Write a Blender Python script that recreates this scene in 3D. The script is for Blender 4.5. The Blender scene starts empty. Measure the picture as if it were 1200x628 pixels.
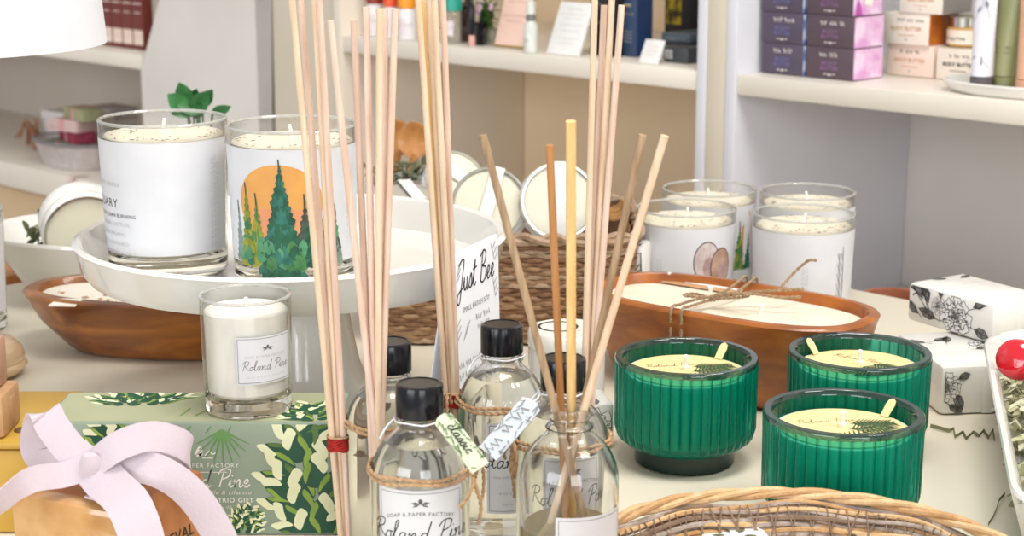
import bpy, bmesh, math, random
from mathutils import Vector, Matrix
R = random.Random(7)
PI = math.pi
SC = bpy.context.scene
COL = SC.collection
# ------------------------------------------------------------------ view geometry (table top is z = 0, metres)
FPX, PITCH, CAMZ = 2000.0, math.radians(12.8), 0.3575
cp, sp = math.cos(PITCH), math.sin(PITCH)
def G(u, v, z):
    """point at height z seen at photo position (u, v)"""
    a, b = (u-600)/FPX, (314-v)/FPX
    dx, dy, dz = a, cp + b*sp, -sp + b*cp
    t = (z-CAMZ)/dz
    return Vector((dx*t, dy*t, z))
def D(u, v, Y):
    """point at world distance Y seen at photo position (u, v)"""
    a, b = (u-600)/FPX, (314-v)/FPX
    t = Y/(cp + b*sp)
    return Vector((a*t, Y, CAMZ + (-sp + b*cp)*t))
S2 = math.sqrt(0.5)
def A(u, n, z):
    """coordinate along the shelf wall (wall frame a, n, z) for photo column u"""
    k = (u-600)/FPX
    X = k*(cp*n/S2 + sp*(CAMZ-z))/(1+k*cp)
    Y = n/S2 - X
    return (X-Y)*S2
# ------------------------------------------------------------------ materials
def lin(c):
    return c/12.92 if c <= 0.04045 else ((c+0.055)/1.055)**2.4
def hx(h):
    h = h.lstrip('#')
    return tuple(lin(int(h[i:i+2], 16)/255) for i in (0, 2, 4)) + (1,)
MATS = {}
def mat(name, c1=None, c2=None, rough=0.5, metal=0.0, spec=0.5, scale=30, bump=0.0, bscale=None, coat=0.0, sss=0.0, emit=0.0, sheen=0.0, stretch=(1,1,1), detail=4, lo=0.35, hi=0.65):
    if name in MATS: return MATS[name]
    m = bpy.data.materials.new(name); m.use_nodes = True
    nt = m.node_tree; b = nt.nodes['Principled BSDF']
    c1 = hx(c1) if isinstance(c1, str) else c1
    b.inputs['Base Color'].default_value = c1
    b.inputs['Roughness'].default_value = rough
    b.inputs['Metallic'].default_value = metal
    b.inputs['Specular IOR Level'].default_value = spec
    b.inputs['Coat Weight'].default_value = coat
    b.inputs['Sheen Weight'].default_value = sheen
    if sss:
        b.inputs['Subsurface Weight'].default_value = sss
        b.inputs['Subsurface Radius'].default_value = (0.01, 0.006, 0.003)
        b.inputs['Subsurface Scale'].default_value = 0.6
    tc = nt.nodes.new('ShaderNodeTexCoord'); mp = nt.nodes.new('ShaderNodeMapping')
    mp.inputs['Scale'].default_value = stretch
    nt.links.new(tc.outputs['Object'], mp.inputs[0])
    nz = nt.nodes.new('ShaderNodeTexNoise'); nz.inputs['Scale'].default_value = scale; nz.inputs['Detail'].default_value = detail
    nt.links.new(mp.outputs[0], nz.inputs[0])
    if c2 is None:
        c2 = tuple(min(1, x*0.94) for x in c1[:3]) + (1,)
    else:
        c2 = hx(c2) if isinstance(c2, str) else c2
    rp = nt.nodes.new('ShaderNodeValToRGB')
    rp.color_ramp.elements[0].position = lo; rp.color_ramp.elements[1].position = hi
    rp.color_ramp.elements[0].color = c1; rp.color_ramp.elements[1].color = c2
    nt.links.new(nz.outputs['Fac'], rp.inputs[0]); nt.links.new(rp.outputs[0], b.inputs['Base Color'])
    if bump:
        n2 = nt.nodes.new('ShaderNodeTexNoise'); n2.inputs['Scale'].default_value = bscale or scale*4; n2.inputs['Detail'].default_value = 3
        nt.links.new(mp.outputs[0], n2.inputs[0])
        bp = nt.nodes.new('ShaderNodeBump'); bp.inputs['Strength'].default_value = bump; bp.inputs['Distance'].default_value = 0.002
        nt.links.new(n2.outputs['Fac'], bp.inputs['Height']); nt.links.new(bp.outputs[0], b.inputs['Normal'])
    MATS[name] = m
    return m
def wood(name, c1, c2, scale=9, stretch=(1, 6, 6), rough=0.35, coat=0.3, rot=0.0):
    if name in MATS: return MATS[name]
    m = mat(name, c1, c2, rough=rough, scale=scale, stretch=stretch, bump=0.12, bscale=scale*5, coat=coat, detail=8, lo=0.3, hi=0.7)
    for n in m.node_tree.nodes:
        if n.type == 'MAPPING': n.inputs['Rotation'].default_value = (0, 0, rot)
        if n.type == 'TEX_NOISE': n.inputs['Distortion'].default_value = 1.2
    return m
def thin_glass(name, tint=(1, 1, 1, 1), edge=None, ior=1.45, rough=0.0, body=0.0, bodycol=(1, 1, 1, 1), refl=1.0, lo=0.25, hi=0.95):
    """thin glass: what passes straight through is tinted, more so at grazing angles where the path is longer"""
    if name in MATS: return MATS[name]
    m = bpy.data.materials.new(name); m.use_nodes = True
    nt = m.node_tree; nt.nodes.clear()
    out = nt.nodes.new('ShaderNodeOutputMaterial')
    tr = nt.nodes.new('ShaderNodeBsdfTransparent'); gl = nt.nodes.new('ShaderNodeBsdfGlossy')
    gl.inputs['Roughness'].default_value = rough
    gl.inputs['Color'].default_value = (refl, refl, refl, 1)
    lw = nt.nodes.new('ShaderNodeLayerWeight'); lw.inputs['Blend'].default_value = 0.5
    rp = nt.nodes.new('ShaderNodeValToRGB')
    rp.color_ramp.elements[0].color = tint; rp.color_ramp.elements[0].position = lo
    rp.color_ramp.elements[1].color = edge or tint; rp.color_ramp.elements[1].position = hi
    nt.links.new(lw.outputs['Facing'], rp.inputs[0]); nt.links.new(rp.outputs[0], tr.inputs[0])
    f0 = ((ior-1)/(ior+1))**2   # reflection by Schlick's rule, the same from both sides of the pane
    pw = nt.nodes.new('ShaderNodeMath'); pw.operation = 'POWER'; pw.inputs[1].default_value = 5
    ma = nt.nodes.new('ShaderNodeMath'); ma.operation = 'MULTIPLY_ADD'; ma.inputs[1].default_value = 1-f0; ma.inputs[2].default_value = f0
    nt.links.new(lw.outputs['Facing'], pw.inputs[0]); nt.links.new(pw.outputs[0], ma.inputs[0])
    mx = nt.nodes.new('ShaderNodeMixShader')
    nt.links.new(ma.outputs[0], mx.inputs[0])
    src = tr.outputs[0]
    if body:
        df = nt.nodes.new('ShaderNodeBsdfDiffuse'); df.inputs['Color'].default_value = bodycol
        m2 = nt.nodes.new('ShaderNodeMixShader'); m2.inputs[0].default_value = body
        nt.links.new(tr.outputs[0], m2.inputs[1]); nt.links.new(df.outputs[0], m2.inputs[2]); src = m2.outputs[0]
    nt.links.new(src, mx.inputs[1]); nt.links.new(gl.outputs[0], mx.inputs[2])
    nt.links.new(mx.outputs[0], out.inputs[0])
    MATS[name] = m
    return m
def real_glass(name, col=(1, 1, 1, 1), ior=1.45, rough=0.0, tw=1.0):
    if name in MATS: return MATS[name]
    m = bpy.data.materials.new(name); m.use_nodes = True
    b = m.node_tree.nodes['Principled BSDF']
    b.inputs['Base Color'].default_value = col; b.inputs['Transmission Weight'].default_value = tw
    b.inputs['IOR'].default_value = ior; b.inputs['Roughness'].default_value = rough
    MATS[name] = m
    return m
# ------------------------------------------------------------------ mesh builder
_tc = {}
def text2d(s, size, spacing=1.0, shear=0.0, bold=0.0):
    k = (s, size, spacing, shear, bold)
    if k not in _tc:
        cu = bpy.data.curves.new('t', 'FONT'); cu.body = s; cu.size = size; cu.space_character = spacing
        cu.shear = shear; cu.offset = bold*size; cu.resolution_u = 3
        ob = bpy.data.objects.new('t', cu)
        me = bpy.data.meshes.new_from_object(ob)
        _tc[k] = ([(v.co.x, v.co.y) for v in me.vertices], [tuple(p.vertices) for p in me.polygons])
        bpy.data.objects.remove(ob); bpy.data.curves.remove(cu); bpy.data.meshes.remove(me)
    return _tc[k]
def catmull(pts, n=6, closed=False):
    P = [Vector(p) for p in pts]
    if len(P) < 3: return P
    out = []; N = len(P)
    for i in range(N if closed else N-1):
        p0 = P[(i-1) % N] if closed or i > 0 else P[0]*2-P[1]
        p1 = P[i]; p2 = P[(i+1) % N]
        p3 = P[(i+2) % N] if closed or i+2 < N else P[-1]*2-P[-2]
        for j in range(n):
            t = j/n
            out.append(0.5*((2*p1)+(p2-p0)*t+(2*p0-5*p1+4*p2-p3)*t*t+(3*p1-p0-3*p2+p3)*t**3))
    if not closed: out.append(P[-1])
    return out
def plane_map(o, ex, ey, off=0.0003):
    o, ex, ey = Vector(o), Vector(ex).normalized(), Vector(ey).normalized()
    nz = ex.cross(ey)
    return lambda x, y, k=1: o+ex*x+ey*y+nz*off*k
def cyl_map(rad, th0=0.0, off=0.0003, taper=0.0, z0=0.0):
    """u runs round the cylinder from the -y side, v runs up"""
    def f(x, y, k=1):
        r = (rad(y) if callable(rad) else rad)
        t = th0+x/r
        r += off*k
        return Vector((r*math.sin(t), -r*math.cos(t), y+z0))
    return f
GLY = {
 'R': (.72, [[(.1,0),(.2,.5),(.3,.95)], [(.0,.7),(.25,1),(.62,.95),(.55,.62),(.28,.5),(.5,.25),(.78,.05)]]),
 'o': (.46, [[(.35,.4),(.15,.36),(.08,.15),(.2,0),(.36,.12),(.35,.4),(.5,.36)]]),
 'l': (.3, [[(0,.1),(.2,.6),(.26,1),(.13,.92),(.1,.3),(.18,0),(.32,.1)]]),
 'a': (.54, [[(.4,.4),(.18,.4),(.08,.15),(.2,0),(.36,.2),(.4,.4),(.38,.1),(.46,0),(.56,.1)]]),
 'n': (.54, [[(0,.3),(.09,.42),(.09,0),(.13,.22),(.28,.42),(.36,.34),(.35,.06),(.44,0),(.56,.1)]]),
 'd': (.6, [[(.38,.4),(.18,.4),(.08,.15),(.2,0),(.36,.2),(.52,1),(.38,.1),(.46,0),(.62,.1)]]),
 'P': (.66, [[(.15,0),(.25,.5),(.33,.95)], [(.0,.7),(.25,1),(.68,.95),(.62,.6),(.28,.45)]]),
 'i': (.28, [[(0,.1),(.12,.42),(.09,.06),(.16,0),(.3,.1)], [(.16,.6),(.18,.66)]]),
 'e': (.4, [[(0,.12),(.2,.2),(.3,.35),(.2,.44),(.08,.25),(.15,.02),(.28,.02),(.42,.15)]]),
 'J': (.6, [[(.1,.85),(.35,1),(.62,.97),(.48,.4),(.3,-.3),(.08,-.35),(.06,-.1),(.35,.05),(.6,.1)]]),
 'u': (.54, [[(0,.1),(.1,.42),(.1,.1),(.2,0),(.34,.15),(.38,.42),(.36,.08),(.44,0),(.56,.1)]]),
 's': (.36, [[(0,.05),(.2,.46),(.29,.2),(.2,0),(.05,.04)], [(.2,0),(.38,.1)]]),
 't': (.34, [[(0,.1),(.2,.6),(.23,.85),(.12,.3),(.18,0),(.36,.1)], [(.02,.55),(.4,.6)]]),
 'B': (.72, [[(.15,0),(.22,.5),(.3,1)], [(.06,.85),(.35,1.02),(.62,.9),(.5,.6),(.26,.52),(.64,.42),(.62,.1),(.35,-.03),(.1,.05)]]),
 'c': (.38, [[(.34,.36),(.2,.43),(.08,.2),(.16,.01),(.3,.03),(.4,.12)]]),
 'r': (.36, [[(0,.1),(.12,.46),(.16,.38),(.3,.38),(.24,.1),(.32,0),(.4,.1)]]),
 ' ': (.34, []), '&': (.6, [[(.5,.3),(.3,0),(.1,.1),(.15,.35),(.35,.7),(.2,.8),(.15,.6),(.5,0)]]),
}
class MB:
    def __init__(s): s.v, s.f, s.m, s.ms = [], [], [], []
    def mi(s, m):
        if m not in s.ms: s.ms.append(m)
        return s.ms.index(m)
    def add(s, vs, fs, m):
        b = len(s.v); s.v += [Vector(v) for v in vs]; k = s.mi(m)
        for f in fs: s.f.append([b+i for i in f]); s.m.append(k)
        return s
    def box(s, x0, x1, y0, y1, z0, z1, m, M=None):
        vs = [Vector((x, y, z)) for x in (x0, x1) for y in (y0, y1) for z in (z0, z1)]
        if M: vs = [M @ v for v in vs]
        return s.add(vs, [(0,1,3,2),(4,6,7,5),(0,4,5,1),(2,3,7,6),(0,2,6,4),(1,5,7,3)], m)
    def bbox(s, x0, x1, y0, y1, z0, z1, m, r=0.001, M=None):
        """box with all edges bevelled"""
        bm = bmesh.new(); bmesh.ops.create_cube(bm, size=1)
        for v in bm.verts:
            v.co = Vector(((x0+x1)/2+v.co.x*(x1-x0), (y0+y1)/2+v.co.y*(y1-y0), (z0+z1)/2+v.co.z*(z1-z0)))
        bmesh.ops.bevel(bm, geom=list(bm.edges), offset=r, segments=2, profile=0.5, affect='EDGES')
        bm.verts.index_update()
        vs = [(M @ v.co) if M else v.co.copy() for v in bm.verts]
        fs = [[v.index for v in f.verts] for f in bm.faces]
        bm.free(); return s.add(vs, fs, m)
    def lathe(s, prof, m, seg=48, c=(0, 0, 0), rmod=None, M=None, loop=False):
        vs, fs = [], []; n = len(prof)
        for i, (r, z) in enumerate(prof):
            for j in range(seg):
                t = 2*PI*j/seg; rr = r*(rmod(t, i) if rmod else 1)
                vs.append(Vector((c[0]+rr*math.sin(t), c[1]-rr*math.cos(t), c[2]+z)))
        for i in range(n-1 if not loop else n):
            i2 = (i+1) % n
            for j in range(seg):
                k = (j+1) % seg
                fs.append((i*seg+j, i*seg+k, i2*seg+k, i2*seg+j))
        if not loop:
            if prof[0][0] > 1e-6: fs.append(list(range(seg))[::-1])
            if prof[-1][0] > 1e-6: fs.append([(n-1)*seg+j for j in range(seg)])
        if M: vs = [M @ v for v in vs]
        return s.add(vs, fs, m)
    def loft(s, rings, m, cap0=True, cap1=True):
        n = len(rings[0]); vs = [p for r in rings for p in r]; fs = []
        for i in range(len(rings)-1):
            for j in range(n):
                k = (j+1) % n
                fs.append((i*n+j, i*n+k, (i+1)*n+k, (i+1)*n+j))
        if cap0: fs.append(list(range(n))[::-1])
        if cap1: fs.append([(len(rings)-1)*n+j for j in range(n)])
        return s.add(vs, fs, m)
    def tube(s, path, r, m, seg=8, closed=False, caps=True, flat=None):
        P = [Vector(p) for p in path]; n = len(P); vs, fs = [], []
        up = None
        for i in range(n):
            d = (P[(i+1) % n]-P[i-1]) if closed or 0 < i < n-1 else (P[1]-P[0] if i == 0 else P[-1]-P[-2])
            if d.length < 1e-9: d = Vector((0, 0, 1))
            d.normalize()
            if up is None: up = d.orthogonal().normalized()
            up = (up-d*up.dot(d))
            up = up.normalized() if up.length > 1e-6 else d.orthogonal().normalized()
            w = d.cross(up); rr = r(i/(n-1)) if callable(r) else r
            for j in range(seg):
                t = 2*PI*j/seg
                vs.append(P[i]+(up*math.cos(t)+w*math.sin(t))*rr)
        for i in range(n if closed else n-1):
            i2 = (i+1) % n
            for j in range(seg):
                k = (j+1) % seg
                fs.append((i*seg+j, i*seg+k, i2*seg+k, i2*seg+j))
        if caps and not closed:
            fs.append(list(range(seg))[::-1]); fs.append([(n-1)*seg+j for j in range(seg)])
        return s.add(vs, fs, m)
    def rope(s, path, r, m, turns=None, closed=False, seg=6):
        """two strands twisted round the path"""
        P = [Vector(p) for p in path]; L = sum((P[i+1]-P[i]).length for i in range(len(P)-1))
        N = max(12, min(240, int(L/(r*1.3)))); Q = []; acc = [0]
        for i in range(len(P)-1): acc.append(acc[-1]+(P[i+1]-P[i]).length)
        k = 0
        for j in range(N+1):
            t = L*j/N
            while k < len(P)-2 and acc[k+1] < t: k += 1
            Q.append(P[k].lerp(P[k+1], (t-acc[k])/max(1e-9, acc[k+1]-acc[k])))
        for ph in (0, PI):
            out = []; up = None
            for j in range(N+1):
                d = (Q[min(N, j+1)]-Q[max(0, j-1)])
                if d.length < 1e-9: d = Vector((1, 0, 0))
                d.normalize()
                if up is None: up = d.orthogonal().normalized()
                up = up-d*up.dot(d); up = up.normalized() if up.length > 1e-6 else d.orthogonal().normalized()
                w = d.cross(up); an = ph+j*(r*1.3)/(r*6)*2*PI*0.9
                out.append(Q[j]+(up*math.cos(an)+w*math.sin(an))*r*0.5)
            s.tube(out, r*0.58, m, seg=seg)
        return s
    def strip(s, path, w, m, mp=None, k=1, z=None):
        """flat drawn line of width w through 2d points, laid on a surface by mp"""
        P = [Vector((p[0], p[1])) for p in path]; n = len(P); vs, fs = [], []
        for i in range(n):
            d = P[min(n-1, i+1)]-P[max(0, i-1)]
            if d.length < 1e-9: d = Vector((1, 0))
            d.normalize(); q = Vector((-d.y, d.x)); ww = (w(i/(n-1)) if callable(w) else w)/2
            for sg in (1, -1):
                a = P[i]+q*ww*sg; vs.append(mp(a.x, a.y, k))
        for i in range(n-1): fs.append((2*i, 2*i+1, 2*i+3, 2*i+2))
        return s.add(vs, fs, m)
    def poly(s, pts, m, mp, k=1):
        n = len(pts); cx = sum(p[0] for p in pts)/n; cy = sum(p[1] for p in pts)/n
        ar = sum(pts[i][0]*pts[(i+1) % n][1]-pts[(i+1) % n][0]*pts[i][1] for i in range(n))
        pts = pts if ar > 0 else pts[::-1]
        return s.add([mp(p[0], p[1], k) for p in pts], [list(range(n))], m)
    def disc(s, cx, cy, rx, ry, m, mp, k=1, n=28):
        """flat round patch made of rings so that it follows a curved surface"""
        vs = [mp(cx, cy, k)]; fs = []; NR = 5
        for q in range(1, NR+1):
            for j in range(n):
                t = 2*PI*j/n; vs.append(mp(cx+rx*q/NR*math.cos(t), cy+ry*q/NR*math.sin(t), k))
        for j in range(n): fs.append((0, 1+j, 1+(j+1) % n))
        for q in range(1, NR):
            for j in range(n):
                a = 1+(q-1)*n; b = 1+q*n; j2 = (j+1) % n
                fs.append((a+j, b+j, b+j2, a+j2))
        return s.add(vs, fs, m)
    def patch(s, x0, x1, y0, y1, m, mp, k=1, nx=24, ny=1):
        vs, fs = [], []
        for i in range(nx+1):
            for j in range(ny+1): vs.append(mp(x0+(x1-x0)*i/nx, y0+(y1-y0)*j/ny, k))
        for i in range(nx):
            for j in range(ny):
                a = i*(ny+1)+j; fs.append((a, a+ny+1, a+ny+2, a+1))
        return s.add(vs, fs, m)
    def text(s, t, size, x, y, m, mp, align='l', spacing=1.0, shear=0.0, bold=0.0, k=1, sx=1.0):
        vs, fs = text2d(t, size, spacing, shear, bold)
        if not vs: return s
        x0 = min(v[0] for v in vs); x1 = max(v[0] for v in vs)
        dx = {'l': -x0, 'c': -(x0+x1)/2, 'r': -x1}[align]
        return s.add([mp(x+(v[0]+dx)*sx, y+v[1], k) for v in vs], fs, m)
    def script(s, t, size, x, y, m, mp, align='l', w=0.06, k=1, slant=0.15, sx=1.0):
        W = sum(GLY.get(ch, (.4, []))[0] for ch in t)*size*sx
        cx = x-(W/2 if align == 'c' else 0)
        for ch in t:
            adv, st = GLY.get(ch, (.4, []))
            for p in st:
                q = catmull([Vector((a, b)) for a, b in p], 4)
                s.strip([(cx+(a.x+a.y*slant)*size*sx, y+a.y*size) for a in q], w*size, m, mp, k)
            cx += adv*size*sx
        return s
    def scrib(s, W, size, x, y, m, mp, align='c', k=1, seed=1):
        """a line of lettering too small to read: broken zigzag pen strokes"""
        r = random.Random(seed*31+int(W*1e5)); x0 = x-(W/2 if align == 'c' else W if align == 'r' else 0); q = x0
        while q < x0+W:
            n = r.randint(3, 8); p = []
            for i in range(n): p.append((q, y+size*(0.0 if i % 2 else r.uniform(.55, 1)))); q += size*.32
            s.strip(p, size*.2, m, mp, k); q += size*.5
        return s
    def build(s, name, parent=None, loc=(0, 0, 0), rz=0.0, smooth=38, rot=None):
        me = bpy.data.meshes.new(name)
        me.from_pydata([tuple(v) for v in s.v], [], s.f)
        for m in s.ms: me.materials.append(m)
        me.polygons.foreach_set('material_index', s.m)
        me.validate(); me.update()
        if smooth:
            me.shade_smooth(); me.set_sharp_from_angle(angle=math.radians(smooth))
        o = bpy.data.objects.new(name, me); COL.objects.link(o)
        o.location = loc; o.rotation_euler = rot if rot else (0, 0, rz)
        if parent: o.parent = parent
        return o
def tag(o, label, cat, group=None, kind=None):
    o['label'] = label; o['category'] = cat
    if group: o['group'] = group
    if kind: o['kind'] = kind
    return o
def thing(name, label, cat, loc=(0, 0, 0), rz=0.0, group=None, rot=None):
    o = bpy.data.objects.new(name, None); COL.objects.link(o); o.empty_display_size = 0.02
    o.location = loc; o.rotation_euler = rot if rot else (0, 0, rz)
    return tag(o, label, cat, group)
def struct(mb, name, **k):
    o = mb.build(name, **k); o['kind'] = 'structure'; return o
def flat_normals(o):
    pass
# ------------------------------------------------------------------ shared materials
WHITE = mat('white_paint', '#e6e3de', '#dedad4', rough=0.45, scale=5)
CERAMIC = mat('white_ceramic', '#e3e2de', '#dcdad5', rough=0.12, scale=8, coat=0.5)
PAPERW = mat('white_paper', '#eae9e8', '#e4e3e1', rough=0.6, scale=60)
LABELP = mat('label_paper', '#d6d7db', '#d2d3d8', rough=0.5, scale=60)
INK = mat('black_ink', '#26241f', rough=0.6)
GREYINK = mat('grey_ink', '#8d8c8a', rough=0.6)
PALEINK = mat('pale_ink', '#bdbbb8', rough=0.6)
WAX = mat('ivory_wax', '#ece4d2', '#e6dcc6', rough=0.45, scale=40, sss=0.15)
WAXW = mat('white_wax', '#ebe6da', '#e5dfd0', rough=0.4, scale=40, sss=0.1)
HERB = mat('dried_herb', '#4b4030', '#6e5a44', rough=0.9, scale=200)
COTTON = mat('cotton_wick', '#f5f1e8', rough=0.9)
GLASS = thin_glass('clear_thin_glass', (0.99, 0.99, 0.985, 1), (0.74, 0.74, 0.72, 1))
RIMG = thin_glass('glass_rim', (0.80, 0.80, 0.78, 1), (0.55, 0.55, 0.53, 1), ior=1.7, body=.30, bodycol=(.9, .9, .88, 1))
GBASE = real_glass('reflection_tint_glass', (0.98, 0.955, 0.88, 1))  # golden reflections of the surroundings are put into this tint
BOTG = real_glass('bottle_glass', (0.985, 0.99, 0.985, 1), ior=1.45)
OIL = real_glass('pale_oil', (0.985, 0.97, 0.88, 1), ior=1.36, tw=.90)
AMBER_OIL = real_glass('amber_oil', (0.93, 0.80, 0.46, 1), ior=1.33, tw=.70)
CAPM = mat('black_cap_plastic', '#080a12', '#0c0e18', rough=0.22, scale=40, coat=0.15, spec=0.35)
TWINE = mat('jute_twine', '#a5835f', '#c4a27c', rough=0.9, scale=400)
TWINEG = mat('grey_twine', '#8a7256', '#ab9172', rough=0.9, scale=400)
KRAFT = mat('kraft_paper', '#b98f68', '#c79d76', rough=0.75, scale=120)
REED = mat('pale_reed', '#e8d2b8', '#d9bc9e', rough=0.7, scale=60, stretch=(6, 6, 0.4))
REEDP = mat('pinkish_reed', '#e8d0c0', '#d6b6a2', rough=0.7, scale=60, stretch=(6, 6, 0.4))
REEDY = mat('yellow_reed', '#ebc98c', '#dfb674', rough=0.7, scale=60, stretch=(6, 6, 0.4))
REEDB = mat('brown_reed', '#b98552', '#a9743f', rough=0.7, scale=60, stretch=(6, 6, 0.4))
REEDG = mat('greyed_reed', '#b59a7c', '#94795c', rough=0.7, scale=60, stretch=(6, 6, 0.4))
REDT = mat('red_thread', '#b3261c', '#8f1b14', rough=0.9, scale=300)
METAL = mat('tin_metal', '#c9c7bf', rough=0.25, metal=1.0)
# ------------------------------------------------------------------ the room: wall frame (a along the wall, n away from us), turned 45 degrees
RW = -PI/4
def W(a, n, z=0): return Vector(((a+n)*S2, (n-a)*S2, z))
NF = 1.51            # front plane of the shelving
ND = NF+0.36         # its back panels
ZS0, ZS1 = 0.125, 0.148   # main shelf board, bottom and top
ZD = -0.15           # lower deck
FLZ = -0.86
TAN = mat('tan_paint', '#efd9ba', '#e8cfae', rough=0.6, scale=3)
GREYP = mat('grey_paint', '#e6e2df', '#e0dbd8', rough=0.6, scale=3)
CREAM = mat('cream_paint', '#d9d1bf', '#d2c9b6', rough=0.5, scale=3)
SHELFW = mat('shelf_white', '#ece5d9', '#e6dfd2', rough=0.35, scale=6)
PANELW = mat('panel_white', '#dfe0e8', '#d8d9e2', rough=0.4, scale=6)
FLOORM = wood('floor_boards', '#8a6a4a', '#a5825c', scale=4, stretch=(1, 8, 1), rough=0.4)
TABLEM = mat('table_cream', '#ece5d3', '#e6decb', rough=0.38, scale=7)
m = MB(); m.box(-3.2, 3.2, -1.4, 2.6, FLZ-0.05, FLZ, FLOORM); struct(m, 'floor', rz=RW, smooth=0)
m = MB(); m.box(-3.2, 2.2, ND+0.03, ND+0.13, FLZ, 1.75, CREAM); struct(m, 'wall_back', rz=RW, smooth=0)
# two white piers between the shelf units; the first has a sloping upper edge
a0, a1 = A(165, NF, 0.06), A(301, NF, 0.1)
zc = D(165, 83, W(a0, NF).y).z
dz = D(183, 0, W(A(183, NF, .28), NF).y).z
sl = (A(183, NF, .28)-a0)/(dz-zc)
poly = [(a0, FLZ), (a1, FLZ), (a1, 1.2), (a0+sl*(0.75-zc), 1.2), (a0+sl*(0.75-zc), 0.75), (a0, zc)]
m = MB()
m.loft([[Vector((p[0], NF, p[1])) for p in poly], [Vector((p[0], ND, p[1])) for p in poly]], WHITE)
struct(m, 'wall_left', rz=RW, smooth=0)
m = MB(); m.box(A(318, NF, .1), A(391, NF, .1), NF+0.004, ND, FLZ, 1.2, CREAM); struct(m, 'wall_middle', rz=RW, smooth=0)
# shelf units
def unit(name, label, pa, pb, wl, wr, boards, backm, zt=1.2, ml=PANELW, mr=PANELW, boardm=SHELFW, basem=None):
    t = thing(name, label, 'shelf', (0, 0, 0), RW)
    if wl: MB().bbox(pa-wl, pa, NF, ND, FLZ, zt, ml, 0.0015).build('side_panel', t)
    if wr: MB().bbox(pb, pb+wr, NF, ND, FLZ, zt, mr, 0.0015).build('side_panel', t)
    MB().box(pa-wl, pb+wr, ND+0.001, ND+0.025, FLZ, zt, backm).build('back_panel', t, smooth=0)
    for z0, z1 in boards:
        MB().bbox(pa+0.0005, pb-0.0005, NF+0.002, ND-0.001, z0, z1-0.0005, boardm, 0.0015).build('shelf_board', t)
    MB().box(pa+0.0005, pb-0.0005, NF+0.012, NF+0.03, FLZ, ZD-0.04, basem or backm).build('base_panel', t, smooth=0)
    return t
cl, cr = A(400, NF, .14), A(816, NF, .14)
rl = A(862, NF, .14)
unit('shelf_unit', 'white middle shelf unit with sign cards, bottles and dark boxes on its board', cl, cr, cl-A(391.5, NF, .1), (rl-cr)*0.24, [(ZS0, ZS1), (ZD-0.03, ZD), (0.55, 0.575)], TAN, ml=mat('warm_panel', '#ebe2d4', '#e5dbcb', rough=.5, scale=3), mr=PANELW)
m = MB(); m.bbox(cr+(rl-cr)*.242, cr+(rl-cr)*.735, NF+.001, NF+.05, FLZ, 1.2, CREAM, .001); struct(m, 'trim_1', rz=RW)
unit('shelf_unit', 'white open shelf unit holding stacked purple and cream boxes', rl, rl+1.0, (rl-cr)*0.262, 0.03, [(ZS0, ZS1), (ZD-0.03, ZD), (0.55, 0.575)], GREYP, ml=PANELW)
LZ0, LZ1 = 0.062, 0.086
unit('shelf_unit', 'white shelf unit behind the lampshade with dark red boxes and wrapped gifts', a0-1.2, a0-0.001, 0.03, 0, [(LZ0, LZ1), (ZD-0.035, ZD+0.01), (0.55, 0.575)], mat('greige_paint', '#cfc4b8', '#c8bcaf', rough=.6, scale=3), basem=mat('warm_base', '#dcc29c', '#d5b992', rough=.6, scale=3))
# the table the whole display stands on
te = G(1000, 338, 0); NT = (te.x+te.y)*S2
tl_ = G(20, 331, 0); AT0 = (tl_.x-tl_.y)*S2
t = thing('display_table', 'cream painted table carrying the whole display of candles', 'table', (0, 0, 0), RW)
MB().bbox(AT0, 0.9, 0.15, NT, -0.04, 0, TABLEM, 0.003).build('table_top', t)
for x in (AT0+.08, 0.82):
    for y in (0.22, NT-0.08):
        MB().loft([[Vector((x+dx*k, y+dy*k, z)) for dx, dy in ((-.03, -.03), (.03, -.03), (.03, .03), (-.03, .03))] for z, k in ((FLZ, .7), (-.0405, 1))], TABLEM).build('leg', t, smooth=0)
for y0 in (0.2, NT-0.08):
    MB().box(AT0+.12, 0.78, y0, y0+0.02, -0.12, -0.0405, TABLEM).build('apron', t, smooth=0)
# ------------------------------------------------------------------ goods on the shelves (all in the wall frame)
def wthing(name, label, cat, a, n, z, rz=0, group=None):
    return thing(name, label, cat, W(a, n, z), RW+rz, group)
def zat(u, v, a_, n_):
    """height seen at (u,v) on the vertical line above wall point (a,n)"""
    return D(u, v, W(a_, n_).y).z
def carton(u0, u1, n, z0, z1, depth, front, side, label, cat='box', group=None, art=None, name='carton'):
    a0, a1 = A(u0, n, (z0+z1)/2), A(u1, n, (z0+z1)/2)
    w = a1-a0; h = z1-z0
    t = wthing(name, label, cat, a0, n, z0, 0, group)
    m = MB(); m.bbox(0.0003, w-0.0003, 0, depth, 0.0002, h-0.0002, front, 0.0006); m.build('carton_body', t, smooth=30)
    if side:
        m = MB(); m.bbox(w-0.0012, w+0.0006, 0.0006, depth-0.0006, 0.0008, h-0.0008, side, 0.0003); m.build('printed_side', t, smooth=0)
    if art:
        mp = plane_map((w/2, 0, h/2), (1, 0, 0), (0, 0, 1), 0.0005)
        m = MB(); art(m, mp, w, h); m.build('printed_text', t, smooth=0)
    return t
DKP = mat('dark_plum_card', '#5a4a54', '#54444f', rough=0.5, scale=20)
DKB = mat('dark_violet_card', '#544a5c', '#4e4456', rough=0.5, scale=20)
PETAL = mat('orchid_print', '#d59fd0', '#ead0ea', rough=0.5, scale=38, lo=0.42, hi=0.6)
BLUEP = mat('blue_print', '#4767b8', '#c8d6f2', rough=0.5, scale=55, lo=0.45, hi=0.6)
CRM = mat('cream_card', '#efe6d8', '#eae0d1', rough=0.5, scale=20)
PNK = mat('blush_card', '#eed9cb', '#e8d1c2', rough=0.5, scale=20)
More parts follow.
